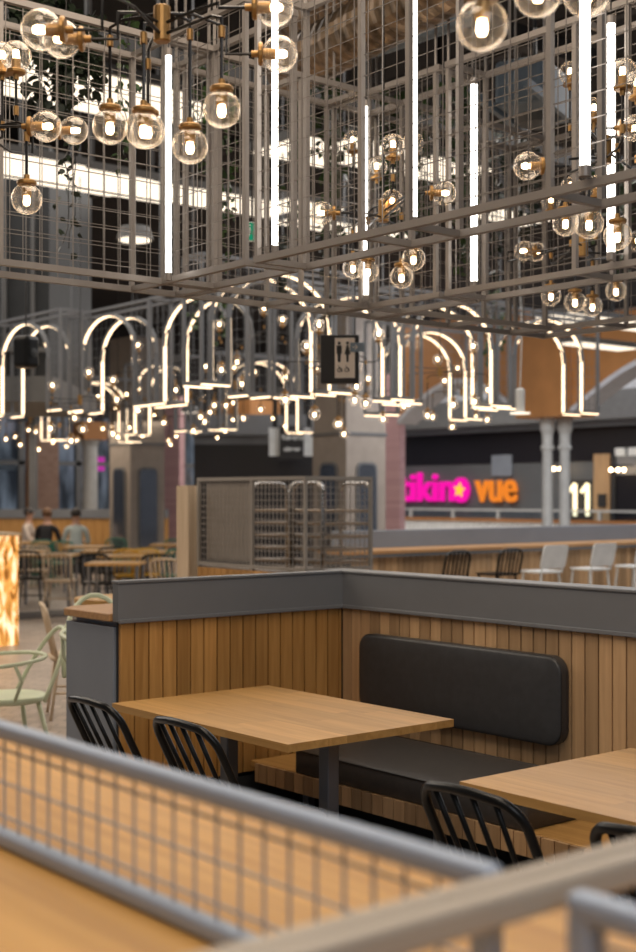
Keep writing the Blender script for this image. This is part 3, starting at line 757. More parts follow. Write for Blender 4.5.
# ------------------------------------------------------------------ signs
def text_mesh(s, size, ext, mat, name, parent=None, loc=(0,0,0), bold=0.0, align='CENTER'):
    cu = bpy.data.curves.new(name, 'FONT'); cu.body = s; cu.size = size; cu.extrude = ext; cu.offset = bold
    cu.align_x = align; cu.align_y = 'CENTER'
    tmp = bpy.data.objects.new('tmp_text', cu); C.objects.link(tmp)
    dg = bpy.context.evaluated_depsgraph_get(); me = bpy.data.meshes.new_from_object(tmp.evaluated_get(dg))
    bpy.data.objects.remove(tmp); me.materials.clear(); me.materials.append(M[mat])
    o = bpy.data.objects.new(name, me); C.objects.link(o)
    if parent is not None: o.parent = parent
    o.location = loc; o.rotation_euler = (R(90), 0, 0)
    return o
# toilet sign: black box with a cream front, faces roughly the camera
sg = empty('toilet_sign', P(340, 358, 8.0), R(-39.5-4), 'black hanging sign box with a cream panel of two toilet figures', 'sign')
MB().box(-.115, .115, -.05, .05, -.155, .135).build('sign_box', 'ink', sg, bevel=.006)
MB().box(-.028, .092, -.056, -.050, -.125, .115).build('sign_face', 'paper', sg)
def figure(cx, woman, parent):
    mb = MB()
    mb.prism([(cx+.009*math.cos(R(a)), .083+.009*math.sin(R(a))) for a in range(0, 360, 30)], lambda a, b, t: (a, t, b), -.060, -.057)
    if woman: mb.prism([(cx-.006, .070), (cx+.006, .070), (cx+.018, .015), (cx+.008, .015), (cx+.006, -.03), (cx-.006, -.03), (cx-.008, .015), (cx-.018, .015)], lambda a, b, t: (a, t, b), -.060, -.057)
    else: mb.prism([(cx-.015, .070), (cx+.015, .070), (cx+.016, .02), (cx+.010, .02), (cx+.008, -.03), (cx-.008, -.03), (cx-.010, .02), (cx-.016, .02)], lambda a, b, t: (a, t, b), -.060, -.057)
    return mb.build('figure_symbol', 'ink', parent)
figure(-.002, False, sg); figure(.048, True, sg)
for cx in (-.002, .042):
    pts = [(cx+.010*math.cos(R(a)), -.06, -.078+.011*math.sin(R(a))) for a in range(0, 360, 30)]
    MB().tube(pts, .002, 5, closed=True).tube([(cx-.004, -.06, -.05), (cx+.004, -.06, -.066), (cx+.013, -.06, -.066), (cx+.016, -.06, -.09)], .002, 5).build('wheelchair_symbol', 'ink', sg)
ar = MB().box(.065, .15, -.066, -.061, .03, .085).build('arrow_plate', 'blue_grey', sg)
MB().tube([(.078, -.068, .058), (.108, -.068, .058)], .0022, 5).tube([(.094, -.068, .073), (.109, -.068, .058), (.094, -.068, .043)], .0022, 5).build('arrow', 'paper', ar)
for x in (-.09, .09): MB().tube([(x, 0, .135), (x, 0, 6.2-sg.location.z)], .004, 5).build('hanger', 'rod', sg)
ex = empty('exit_sign', P(252, 232, 6.8), R(-39.5), 'small green emergency exit sign between the cage posts left of centre', 'sign')
MB().box(-.045, .045, -.01, .01, -.05, .05).build('sign_plate', 'white', ex)
mg = glow('exit_green', (.02, .35, .18), .7); M['exit'] = mg
MB().box(-.04, .012, -.013, -.010, -.045, .045).build('green_face', 'exit', ex)
MB().tube([(-.02, -.015, -.03), (-.01, -.015, 0), (-.012, -.015, .02)], .005, 5).tube([(-.012, -.015, .028), (-.012, -.015, .034)], .006, 6).build('running_figure', 'white', ex)
MB().tube([(0, 0, .05), (0, 0, 6.2-ex.location.z)], .004, 5).build('hanger', 'rod', ex)
sp = empty('speaker', P(26, 352, 9.0), R(20), 'black round-cornered loudspeaker hanging at the left under the cage', 'speaker')
MB().box(-.065, .065, -.07, .07, -.11, .11).build('cabinet', 'black', sp, bevel=.03, seg=4)
MB().lathe([(.03, 0), (.035, .004), (.01, .008)], (0, 0, 0), 20, Matrix.Translation((0, -.07, -.01)) @ Matrix.Rotation(R(90), 4, 'X')).build('cone', 'dark', sp)
MB().tube([(0, 0, .11), (0, 0, 6.2-sp.location.z)], .006, 5).build('bracket', 'rod', sp)
# pendant lamp right of centre
pl = empty('pendant_lamp', P(520, 408, 13.2), 0, 'grey cylindrical pendant lamp hanging between the right arches', 'lamp')
MB().lathe([(.045, -.04), (.05, .18), (.02, .20)], (0, 0, 0), 16).build('shade', 'iron', pl)
MB().lathe([(.10, -.06), (.10, -.045), (.045, -.04)], (0, 0, 0), 20).build('light_disc', 'panel_light', pl)
MB().tube([(0, 0, .2), (.03, 0, .8), (-.02, 0, 1.5), (0, 0, 6.2-pl.location.z)], .006, 5).build('cable', 'iron', pl)

# ------------------------------------------------------------------ tray trolley corner (mesh screen on slatted wall)
SX, SY = 6.29, 7.78
tsn = empty('mesh_enclosure', (SX+.3, SY+.7, 0), 0, 'taupe mesh screen enclosure on a slatted wall around the tray trolleys', 'screen')
def scr(a0, a1, axis, posts):
    def q(a, z, o=0): return (SX+o, a, z) if axis == 'y' else (a, SY+o, z)
    for z in (1.03, 1.73): under(MB().bar(q(a0, z), q(a1, z), .028, .028).build('rail', 'screen'), tsn)
    for a in posts: under(MB().bar(q(a, 1.0), q(a, 1.744), .026, .026).build('post', 'screen'), tsn)
    w = MB(); a = a0
    while a < a1: w.tube([q(a, 1.03), q(a, 1.73)], .0034, 4, cap=False); a += .05
    z = 1.06
    while z < 1.72: w.tube([q(a0, z, .004), q(a1, z, .004)], .0034, 4, cap=False); z += .05
    under(w.build('wire_panel', 'screen'), tsn)
scr(SY, 9.2, 'y', (SY, 8.45, 9.2)); scr(SX, 6.95, 'x', (6.95,))
under(slats('y', SY, 9.2, .05, 1.0, SX, w=.09).build('slat_boards', 'slat'), tsn)
under(slats('x', SX, 6.95, .05, 1.0, SY, w=.09).build('slat_boards', 'slat'), tsn)
under(MB().box(SX+.001, SX+.05, SY+.01, 9.2, 0, 1.0).build('core_panel', 'dark'), tsn)
under(MB().box(SX+.06, SX+.075, 8.52, 9.18, 1.06, 1.70).build('backing_plate', 'wicker'), tsn)
pst = empty('end_post', (SX, 9.36, 0), 0, 'pale timber end post left of the mesh enclosure', 'post')
MB().box(-.06, .06, -.09, .09, .02, 1.68).build('shaft', 'pale_wood', pst); MB().box(-.07, .07, -.10, .10, 0, .02).build('base_plate', 'steel', pst)
def trolley(x, y, rz, label, nshelf=13):
    t = empty('tray_trolley', (x, y, 0), rz, label, 'trolley', 'tray trolleys behind the mesh')
    for yy in (-.26, .26):
        pts = [(-.19, yy, .12), (-.19, yy, 1.62)] + [(-.19+.08-.08*math.cos(R(a)), yy, 1.62+.08*math.sin(R(a))) for a in (30, 60, 90)] + [(.19-.08+.08*math.cos(R(a)), yy, 1.62+.08*math.sin(R(a))) for a in (90, 60, 30)] + [(.19, yy, 1.62), (.19, yy, .12)]
        MB().tube(pts, .017, 8).build('hoop_frame', 'chrome', t, smooth=True)
    for i in range(nshelf):
        z = .2 + i*.105
        MB().box(-.185, .185, -.25, .25, z, z+.02).build('tray', 'tray', t, bevel=.004)
    for sx in (-.19, .19):
        for sy in (-.26, .26): MB().lathe([(.04, -.012), (.04, .012)], (0, 0, 0), 12, Matrix.Translation((sx, sy, .04)) @ Matrix.Rotation(R(90), 4, 'Y')).tube([(sx, sy, .05), (sx, sy, .14)], .01, 6).build('castor', 'dark', t)
    return t
p = P(288, 495, 11.2); q2 = P(332, 495, 10.9)
trolley(p.x, p.y, 0, 'chrome tray trolley, left one behind the mesh enclosure'); trolley(q2.x, q2.y, R(90), 'chrome tray trolley, right one behind the mesh enclosure')

# ------------------------------------------------------------------ right bar with stools
BY0 = 9.62
rb = empty('long_bar', (11.5, BY0+.2, 0), 0, 'long oak-topped bar with slatted front and grey back panel at the right', 'bar')
under(slats('x', 8.4, 17.5, .1, .99, BY0+.06, w=.085).build('slat_boards', 'slat_pale'), rb)
under(MB().box(8.4, 17.5, BY0+.061, BY0+.5, 0, .99).build('cabinet_body', 'dark'), rb)
under(MB().box(8.36, 17.5, BY0-.02, BY0+.5, .99, 1.02).build('grey_edge', 'grey'), rb)
under(MB().box(8.34, 17.5, BY0-.03, BY0+.5, 1.02, 1.055).build('counter_top', M['edge_x'], bevel=.004), rb)
under(MB().box(8.6, 17.5, BY0+.50, BY0+.6, .0, 1.235).build('back_panel', 'grey_light', bevel=.006), rb)
def bar_stool(name, label, mat, solid, group, cat='bar stool'):
    t = empty(name, (0,0,0), 0, label, cat, group); sz = .80
    MB().prism(rounded_rect(.34, .34, .06), lambda a, b, c: (a, b, c), sz-.02, sz).build('seat', mat, t)
    for sx in (-1, 1):
        for sy in (-1, 1): MB().tube([(sx*.13, sy*.13, sz-.02), (sx*.19, sy*.19, 0)], .012, 6).build('leg', mat, t)
    MB().tube([(-.16, -.16, .3), (.16, -.16, .3), (.16, .16, .3), (-.16, .16, .3)], .009, 6, closed=True).build('foot_ring', mat, t)
    if solid:
        MB().prism(rounded_rect(.36, .25, .04), lambda a, b, c: (a, c - (b+.11)*.25, sz+.15+b), -.175, -.160).build('backrest', mat, t)
        for sx in (-1, 1): MB().tube([(sx*.15, -.15, sz-.02), (sx*.15, -.21, sz+.2)], .011, 6).build('back_post', mat, t)
    else:
        def bp(x, h): return (x, -.15-h*.22, sz-.01+h)
        pts = [bp(-.17, 0), bp(-.17, .18)] + [bp(-.07-.10*math.cos(R(a)), .18+.08*math.sin(R(a))) for a in (30, 60, 90)] + [bp(.07+.10*math.cos(R(a)), .18+.08*math.sin(R(a))) for a in (90, 60, 30)] + [bp(.17, .18), bp(.17, 0)]
        MB().tube(pts, .013, 6).build('back_bow', mat, t)
        for x in (-.11, -.055, 0, .055, .11): MB().tube([bp(x, 0), bp(x, .255 if abs(x) < .08 else .245)], .008, 6).build('spindle', mat, t)
    return t
sb = bar_stool('bar_stool', 'black spindle-back bar stool, left one of the black pair at the long bar', 'black', False, 'black bar stools at the long bar')
sw = bar_stool('bar_stool', 'white bar stool with solid back, leftmost white one at the long bar', 'white', True, 'white bar stools at the long bar')
def at_col(x, yl): # point on the line y=yl seen in column x
    r = (x-318)/F; d = yl/(CT - ST*r); return P(x, HZ, d)
ys = BY0 - .30
def put(o, x): q = at_col(x, ys); o.location = (q.x, q.y, 0); return q
put(sb, 444); q = at_col(497, ys); place_copy(sb, (q.x, q.y, 0), 0, 'black spindle-back bar stool, right one of the black pair at the long bar', group='black bar stools at the long bar')
q = at_col(541, ys); sw.location = (q.x, q.y, 0); sw.rotation_euler = (0, 0, R(-4))
for x, l in ((590, 'white bar stool with solid back, second white one at the long bar'), (634, 'white bar stool cut by the right edge at the long bar')):
    q = at_col(x, ys); place_copy(sw, (q.x, q.y, 0), R(-4), l, group='white bar stools at the long bar')

# ------------------------------------------------------------------ arcade: iron columns, brick piers, timber spandrels (x = AX)
AX = 19.4
def arc_pt(px):    # point on plane x=AX seen in column px
    r = (px-318)/F; d = AX/(ST + CT*r); return P(px, HZ, d)
def iron_col(y, x, label, twin):
    t = empty('iron_column', (x, y, 0), 0, label, 'column', 'grey cast iron columns')
    prof = [(.20, 0), (.20, .2), (.13, .3), (.105, .4), (.095, 2.45), (.13, 2.47), (.13, 2.52), (.10, 2.56), (.105, 2.75), (.14, 2.85), (.14, 3.06)]
    MB().lathe(prof, (0, 0, 0), 20).build('shaft', 'iron', t, smooth=False)
    if twin: MB().lathe(prof, (.33*CT, -.33*ST, 0), 20).build('shaft', 'iron', t, smooth=False)
    return t
c1 = arc_pt(547.5); iron_col(c1.y, c1.x, 'pair of grey cast iron columns left of the lit number', True)
c2 = arc_pt(251); iron_col(c2.y, c2.x, 'grey cast iron column behind the mesh enclosure, under an orange block', False)
def timber_block(px0, px1, z0, z1, label, mat='orange_wall', name='capital_block'):
    a, b = arc_pt(px0), arc_pt(px1)
    o = MB().box(AX-.45, AX+.45, b.y, a.y, z0, z1).build(name, mat); tag(o, label, 'block'); return o
timber_block(531, 579, 3.06, 4.6, 'orange timber block on the pair of iron columns')
timber_block(235, 265, 3.06, 3.9, 'orange timber block on the iron column behind the mesh enclosure')
def arch_wall(px0, px1, z0, rise, top, label):
    a, b = arc_pt(px0), arc_pt(px1); ya, yb = a.y, b.y   # ya > yb
    n = 16; pts = [(ya, z0)]
    for i in range(n+1):
        u = i/n; pts.append((ya + (yb-ya)*u, z0 + rise*math.sin(math.pi*u)))
    poly = [(ya, top)] + [(y, z) for y, z in pts[1:]] + [(yb, top)]
    mb = MB()
    q = pts[1:]
    for (y0, z0_), (y1, z1_) in zip(q, q[1:]):
        mb.quadbox([(AX-.2, y0, z0_), (AX+.2, y0, z0_), (AX+.2, y1, z1_), (AX-.2, y1, z1_), (AX-.2, y0, top), (AX+.2, y0, top), (AX+.2, y1, top), (AX-.2, y1, top)])
    t = empty('arch_spandrel', (AX, (ya+yb)/2, 0), 0, label, 'arch')
    under(mb.build('cladding', 'orange_wall'), t)
    tr = MB()
    for (y0, z0_), (y1, z1_) in zip(q, q[1:]):
        tr.quadbox([(AX-.28, y0, z0_-.10), (AX+.28, y0, z0_-.10), (AX+.28, y1, z1_-.10), (AX-.28, y1, z1_-.10), (AX-.28, y0, z0_), (AX+.28, y0, z0_), (AX+.28, y1, z1_), (AX-.28, y1, z1_)])
    under(tr.build('arch_trim', 'white_wall'), t)
arch_wall(407, 531, 3.2, .75, 5.2, 'orange timber arch above the shop sign, between brick pier and iron columns')
arch_wall(579, 820, 3.2, .95, 4.9, 'orange timber arch at the right edge, right of the iron columns')
def brick_pier(px0, px1, mat, label, z1=4.2, depth=.16):
    a, b = arc_pt(px0), arc_pt(px1)
    o = MB().box(AX-depth/2, AX+depth/2, b.y, a.y, 0, z1).build('brick_pier', mat); tag(o, label, 'pier'); return o
brick_pier(386, 402.5, 'brick_pink_light', 'pink-lit brick pier left of the pink shop letters')
brick_pier(163, 182, 'brick_pink_light', 'pink-lit brick pier left of the mesh enclosure')
c_ = P(45, HZ, 31)
tag(MB().box(c_.x-.28, c_.x+.28, c_.y-.15, c_.y+.15, 0, 3.3).build('brick_pier', 'brown_brick'), 'brown brick pier behind the seated people at the left', 'pier')
tag(MB().box(c_.x-.42, c_.x-.28, c_.y-.17, c_.y+.15, 0, 3.3).build('timber_post', 'orange_wall'), 'orange timber post along the left side of the brown brick pier', 'post')
c_ = P(90, HZ, 30)
t_ = empty('iron_column', (c_.x, c_.y, 0), 0, 'grey iron column with an orange block behind the seated people at the left', 'column')
MB().lathe([(.2, 0), (.17, .3), (.17, 2.7), (.24, 2.85)], (0, 0, 0), 16).build('shaft', 'iron', t_); MB().box(-.3, .3, -.25, .25, 2.85, 3.25).build('capital_block', 'orange_wall', t_)

# big taupe pillars with mirrors
def pillar(px, y_base_d, half, label, rz=0.0):
    c = P(px, HZ, y_base_d); t = empty('mirror_pillar', (c.x, c.y, 0), rz, label, 'pillar', 'taupe pillars with tall rounded mirrors')
    MB().box(-half, half, -half, half, .06, 4.6).build('shaft', 'pillar', t)
    MB().box(-half-.03, half+.03, -half-.03, half+.03, 0, .15).build('base', 'cage_grey', t)
    MB().box(-half-.02, half+.02, -half-.02, half+.02, 2.55, 2.60).build('moulding', 'cage_grey', t)
    for axis in (0, 1):
        def fn(a, b, c_): return (-half-c_, a, 1.35+b) if axis == 0 else (a, -half-c_, 1.35+b)
        f = MB().prism(rounded_rect(.44, 1.55, .12), fn, .0, .03).build('mirror_frame', 'cage_grey', t)
        MB().prism(rounded_rect(.36, 1.47, .09), fn, .03, .035).build('mirror_glass', 'mirror', f)
    return t
pillar(349, 21.5, .42, 'taupe pillar with dark rounded mirrors under the toilet sign')
pillar(137, 25.5, .38, 'taupe pillar with rounded mirrors left of the pink-lit brick pier')

# ------------------------------------------------------------------ shop front on the plane x = SHX
SHX = 26.4
def shp(px, y=HZ):
    r = (px-318)/F; d = SHX/(ST + CT*r); return P(px, y, d)
def z_of(px, y): return shp(px, y).z
YN, YF = shp(760).y, 30.0
struct('wall_right', MB().box(SHX, SHX+.3, YN, YF, 0, 2.45), 'shop')
struct('wall_right_upper', MB().box(SHX-.02, SHX+.3, YN, YF, 2.45, 3.42), 'shop_black')
struct('trim_1', MB().box(SHX-.25, SHX+.3, YN, YF, 3.30, 3.45), 'grey_light')
struct('trim_2', MB().box(SHX-.6, SHX+.3, YN, YF, 3.45, 4.15), 'fascia')
struct('wall_right_top', MB().box(SHX+.1, SHX+.3, YN, YF, 4.15, 6.2), 'white_wall')
# sign letters: face -x
def sign_text(s, px0, px1, ymid, hpx, mat, label, cat='sign', bold=.02, name='shop_sign', skew=1.0, ext=.05):
    a = shp(px0, ymid); b = shp(px1, ymid); mid = (a+b)/2
    t = empty(name, (SHX-.10, mid.y, mid.z), R(-90), label, cat)
    o = text_mesh(s, 1.0, ext, mat, 'letters', t, bold=bold)
    dims = o.dimensions.copy(); bpy.context.view_layer.update()
    xs = [v.co.x for v in o.data.vertices]; ys_ = [v.co.y for v in o.data.vertices]
    W = max(xs)-min(xs); H = max(ys_)-min(ys_); cx = (max(xs)+min(xs))/2; cy = (max(ys_)+min(ys_))/2
    d = (mid - Vector((0, 0, EYE))).to_2d().length
    dd = SHX/(ST + CT*((px0+px1)/2-318)/F)
    sh = hpx/F*dd/H; sw_ = abs(a.y-b.y)/W
    for v in o.data.vertices: v.co.x = (v.co.x-cx)*sw_; v.co.y = (v.co.y-cy)*sh
    return t
sign_text('tikin', 401.5, 456, 487, 29, 'pink_sign', 'pink shop sign letters on the grey wall right of the brick pier', bold=.014)
# emblem: pink oval with a yellow star
a = shp(456, 490); b = shp(472, 490)
em = empty('sign_emblem', (SHX-.12, (a.y+b.y)/2, a.z), R(-90), 'pink oval emblem with a yellow star ending the pink lettering', 'sign')
hw = abs(a.y-b.y)/2; hh = 12.5/F*(SHX/(ST+CT*(464-318)/F))
MB().prism([(hw*math.cos(R(t)), hh*math.sin(R(t))) for t in range(0, 360, 15)], lambda a, b, c: (a, c, b), -.05, .05).build('oval', 'pink_sign', em)
st_ = [((hw*.72 if i % 2 == 0 else hw*.36)*math.sin(R(36*i+8)), (hh*.62 if i % 2 == 0 else hh*.30)*math.cos(R(36*i+8))) for i in range(10)]
MB().prism(st_, lambda a, b, c: (a, c, b), -.08, -.05).build('star', 'yellow_sign', em)
sign_text('vue', 478, 519, 491, 22, 'orange_sign', 'orange shop sign letters right of the starred emblem', bold=.010)
# number 11 panel
a, b = shp(566), shp(597)
np_ = empty('number_panel', (SHX-.03, (a.y+b.y)/2, 1.5), R(-90), 'dark panel with the number 11 in warm lit strokes', 'sign')
hw = abs(a.y-b.y)/2; dd = SHX/(ST+CT*(580-318)/F); k = dd/F
MB().box(-hw, hw, -.02, .02, 0-1.45, (HZ-480)*k+.1).build('panel', 'ink', np_)
for px_ in (577.5, 590):
    q0, q1, q2_ = shp(px_-6, 492), shp(px_, 484), shp(px_, 516)
    f = lambda q: (np_.location.y - q.y, -.07, q.z - 1.5)
    MB().tube([f(q0), f(q1)], .045, 8).tube([f(q1), f(q2_)], .05, 8).build('numeral', 'eleven', np_)
# timber strip with notice, doors, picture
a, b = shp(595), shp(611)
wd = MB().box(SHX-.06, SHX-.005, b.y, a.y, 0, 2.62).build('timber_pilaster', 'slat_pale'); tag(wd, 'lit vertical timber strip right of the number panel', 'panel')
a, b = shp(600), shp(608)
nb = MB().box(SHX-.10, SHX-.0605, b.y, a.y, z_of(604, 507), z_of(604, 494)).build('notice_board', 'ink'); tag(nb, 'small dark notice board on the timber strip', 'notice')
a, b = shp(613), shp(720)
dr = empty('shop_entrance', (SHX-.02, (a.y+b.y)/2, 0), 0, 'dark shop entrance at the right edge beyond the timber strip', 'entrance')
under(MB().box(SHX-.05, SHX-.005, b.y, a.y, 0, 2.1).build('door_leaf', 'shop_black'), dr)
under(MB().box(SHX-.06, SHX-.005, b.y, a.y, 2.1, 2.6).build('transom', 'grey'), dr)
under(MB().box(SHX-.09, SHX-.05, a.y-.14, a.y, 0, 2.6).build('frame', 'ink'), dr)
for i, x in enumerate((563, 569, 620, 627, 633)):
    q = shp(x, 470 if x > 600 else 469)
    lb = empty('wall_bulb', (SHX-.35, q.y, q.z), 0, 'tiny warm bulb in the row along the dark shop entrance', 'lamp', 'tiny warm bulbs in a row at the shop entrance')
    MB().lathe(sphere_prof(.045, 8), (0, 0, 0), 10).build('bulb', 'bulb', lb); MB().tube([(0, 0, .06), (0, 0, .1), (.3, 0, .12)], .015, 5).build('bracket', 'rod', lb)
a, b = shp(493), shp(513)
pp = MB().box(SHX-.06, SHX-.001, b.y, a.y, z_of(503, 476), z_of(503, 455)).build('window_reflection_board', 'grey_light'); pp.name = 'window_reflection'; tag(pp, 'pale grey window reflection, built as a board, above the orange letters', 'board')  # pale slab stands in for a reflection in the shop window
# picture-window panels in white at upper right
a, b = shp(621), shp(627)
for x0, x1 in ((617, 627), (630, 641)):
    a, b = shp(x0), shp(x1)
    o = MB().box(SHX-.08, SHX-.03, b.y, a.y, z_of(622, 456), z_of(622, 448)).build('light_box', 'white'); tag(o, 'white light box on the black band at the upper right of the shop, ' + ('left one' if x0 == 617 else 'right one'), 'light box')
# glass balustrade with posts in front of the shop
ft = SHX - 1.6
gb = empty('glass_balustrade', (ft, (YN+YF)/2, 0), 0, 'glass balustrade with steel handrail in front of the shop wall', 'balustrade')
under(MB().bar((ft, YN, 1.22), (ft, YF, 1.22), .06, .05).build('handrail', 'iron'), gb)
y = YN
while y < YF: under(MB().box(ft-.03, ft+.03, y-.04, y+.04, 0, 1.2).build('post', 'iron'), gb); y += 1.6
under(MB().box(ft-.006, ft+.006, YN, YF, .2, 1.19).build('pane', 'pane'), gb)
bt = empty('bench_rail', (ft-1.5, (YN+YF)/2, 0), 0, 'brown capped white picket rail in front of the glass balustrade', 'railing')
under(MB().bar((ft-1.5, YN, 1.0), (ft-1.5, YF, 1.0), .10, .07).build('cap', 'orange_wall'), bt)
pk = MB(); y = YN
while y < YF: pk.box(ft-1.52, ft-1.48, y, y+.12, .0, .96); y += .16
under(pk.build('pickets', 'white'), bt)
# fascia spot lights
for i, x in enumerate((470, 487, 505, 590, 611, 629)):
    q = shp(x)
    o = empty('soffit_spot', (SHX-1.2, q.y+.9, 4.28), 0, 'small round spot light in the row above the shop fascia', 'lamp', 'spot lights above the shop fascia')
    MB().lathe([(.16, -.03), (.16, 0)], (0, 0, 0), 16).build('diffuser', 'panel_light', o); MB().lathe([(.19, 0), (.14, .16)], (0, 0, 0), 16).build('housing', 'fascia', o)
    MB().tube([(0, 0, .16), (0, 0, 1.92)], .01, 5).build('stem', 'rod', o)

# ------------------------------------------------------------------ back wall with windows (y = 30)
BW_ = 30.0
struct('wall_back_upper', MB().box(-12, SHX, BW_, BW_+.2, 3.6, 6.2), 'ceiling')  # black colour holds the dimness of the hall top
struct('wall_back', MB().box(-12, SHX, BW_, BW_+.2, 0, .9), 'pillar')
struct('wall_exterior', MB().box(-14, SHX+6, BW_+4, BW_+4.2, 0, 6.2), 'street')
x = -12.0; i = 1
while x < SHX-1.5:
    wn = empty('window', (x+.75, BW_+.05, .9)); wn.name = 'window_%d' % i; wn['kind'] = 'structure'
    under(MB().box(x, x+.08, BW_, BW_+.12, .9, 3.6).box(x+1.52, x+1.6, BW_, BW_+.12, .9, 3.6).box(x, x+1.6, BW_, BW_+.12, 2.35, 2.45).build('window_frame', 'cage_grey'), wn)
    under(MB().box(x+.08, x+1.52, BW_+.05, BW_+.06, .9, 3.6).build('pane', 'pane'), wn)
    x += 1.6; i += 1
wsh = MB().box(16.0, 16.95, BW_+3.6, BW_+3.7, 2.3, 2.6).build('shop_sign_board', 'white'); tag(wsh, 'pale street sign board seen through the far left windows', 'sign')
mg2 = glow('magenta_neon', (.8, .03, .45), 1.0); M['magenta'] = mg2
q = P(100, 468, 44)
mgo = MB().box(19.25, 19.6, BW_+3.5, BW_+3.6, q.z-.2, q.z+.2).build('neon_sign', 'magenta'); tag(mgo, 'small magenta lit sign seen through the window at the left', 'sign')
# dark kiosk behind the enclosure
kq = P(262, HZ, 30)
ks = empty('dark_kiosk', (kq.x, kq.y, 0), R(-39.5), 'dark kiosk with a sign board behind the mesh enclosure', 'kiosk')
MB().box(-1.55, 1.2, 0, 1.5, 0, 2.75).build('kiosk_body', 'shop_black', ks)
MB().box(-1.6, 1.4, -.4, 1.5, 2.95, 3.4).build('canopy', 'grey', ks); MB().box(-1.55, 1.2, 0, .1, 2.75, 2.95).build('header', 'grey', ks)
sb2 = empty('direction_board', P(292, 442, 28) - Vector((0,0,.37)), R(-39.5), 'black direction board with two lines of white lettering before the kiosk', 'sign')
MB().box(-.27, .25, 0, .06, 0, .72).build('board', 'ink', sb2)
text_mesh('Toiletten', .125, .004, 'white', 'lettering', sb2, (.0, -.01, .46), bold=.006)
text_mesh('uitgang', .12, .004, 'white', 'lettering', sb2, (.0, -.01, .22), bold=.006)
for xx in (-.2, .2): MB().tube([(xx, .03, .7), (xx, .03, 6.2-sb2.location.z)], .01, 5).build('hanger', 'rod', sb2)
for x0, l in ((275, 'white poster left of the direction board'), (309, 'white poster right of the direction board')):
    c = P(x0, 442, 28.2); po = empty('poster', c, R(-39.5), l, 'poster'); MB().box(-.12 if x0 > 300 else -.13, .13, 0, .03, -.3, .3).build('sheet', 'white', po)
    MB().box(-.05, .05, .03, .05, .3, 6.2-c.z).build('hanger', 'rod', po)

# mezzanine at left
mz = empty('mezzanine_box', P(-60, HZ, 15) - Vector((0, 0, EYE)), R(-39.5), 'dark grey raised box with ribbed sides at the left edge', 'mezzanine')
mb = MB().box(-2.5, 1.28, 0, 3, 2.66, 2.95)
mb.build('floor_slab', 'cage_grey', mz); MB().box(-2.5, 1.22, .1, 2.9, 2.95, 5.6).build('wall_panel', 'dark', mz)
for i in range(12): MB().box(-2.5+i*.32, -2.46+i*.32, .04, .1, 2.95, 5.6).build('rib', 'cage_grey', mz)
MB().bar((-2.5, 0, 3.25), (1.25, 0, 3.25), .05, .05).build('rail', 'cage_grey', mz)
MB().box(-1.0, -.85, 1.2, 1.35, 0, 2.66).build('support_post', 'cage_grey', mz)
MB().box(-2.0, -1.9, 1.2, 1.35, 5.6, 6.2).build('ceiling_bracket', 'cage_grey', mz)

# onyx bar at the left edge
oq = P(18.5, HZ, 14.1)
on = empty('onyx_counter', (oq.x, oq.y, 0), 0, 'glowing orange onyx counter at the left edge', 'counter')
MB().box(-1.4, 0, 0, 1.6, .0, 1.17).build('onyx_body', 'onyx', on); MB().box(-1.43, .02, -.02, 1.62, 1.17, 1.2).build('top_slab', 'pale_wood', on)

# banquette wall at d ~27 left (front face towards the camera)
bq = empty('banquette', P(90, HZ, 27.5) - Vector((0, 0, EYE)), R(-39.5), 'wooden banquette wall with grey ledge behind the seated people', 'banquette')
MB().box(-3.6, 1.6, 0, .3, 0, 1.12).build('wood_front', 'slat', bq); MB().box(-3.6, 1.6, -.05, .35, 1.12, 1.30).build('grey_ledge', 'grey', bq)
MB().box(-3.6, 1.6, -.55, 0, 0, .42).build('seat_shelf', 'dark', bq)
for xx, l in ((-1.27, 'a'), (1.05, 'b')):
    MB().box(xx, xx+.14, -.02, .2, 1.3, 5.2).build('post', 'cage_grey', bq)
flo = MB().box(-12, 12, 15.5, 16.4, .0, .012).build('floor_strip', 'dark_strip'); tag(flo, 'dark strip across the tiled floor at the left', 'floor strip'); flo['kind'] = 'structure'; flo.name = 'trim_3'  # thin dark strip laid over the tiles

# ------------------------------------------------------------------ pale furniture on the left
def hoop_chair(px, yseat, label, seat_z=.45, rz=0.0, mat='pale_green', group=None, d=None):
    c = PZ(px, seat_z, yseat) if d is None else P(px, HZ, d)
    t = empty('hoop_chair', (c.x, c.y, 0), rz, label, 'chair', group)
    MB().lathe([(.17, seat_z-.045), (.205, seat_z-.03), (.21, seat_z-.008), (.20, seat_z), (.12, seat_z-.004)], (0, 0, 0), 28).build('seat', mat, t, smooth=True)
    # hoop back: big arc leaning backwards, and a low arm hoop
    pts = [(.21*math.cos(R(a)), -.12 - .20*max(0, math.sin(R(a)))**1 , seat_z - .03 + .40*max(0, math.sin(R(a)))) for a in range(0, 181, 12)]
    MB().tube(pts, .013, 8).build('back_hoop', mat, t, smooth=True)
    pts = [(.27*math.cos(R(a)), .10 - .30*math.sin(R(a)), seat_z + .20 + .02*math.sin(R(a))) for a in range(-20, 201, 12)]
    MB().tube(pts, .012, 8).build('arm_hoop', mat, t, smooth=True)
    for sx in (-1, 1): MB().tube([(sx*.19, .05, seat_z-.02), (sx*.25, .03, seat_z+.1), (sx*.27, .08, seat_z+.2)], .011, 6).build('arm_post', mat, t, smooth=True)
    for sx in (-1, 1):
        for sy in (-1, 1): MB().tube([(sx*.12, sy*.12, seat_z-.03), (sx*.20, sy*.20, 0)], [.015, .011], 8).build('leg', mat, t, smooth=True)
    return t
hoop_chair(10, 694, 'pale green hoop-back armchair at the left edge beside the glowing counter', rz=R(-39.5+125))
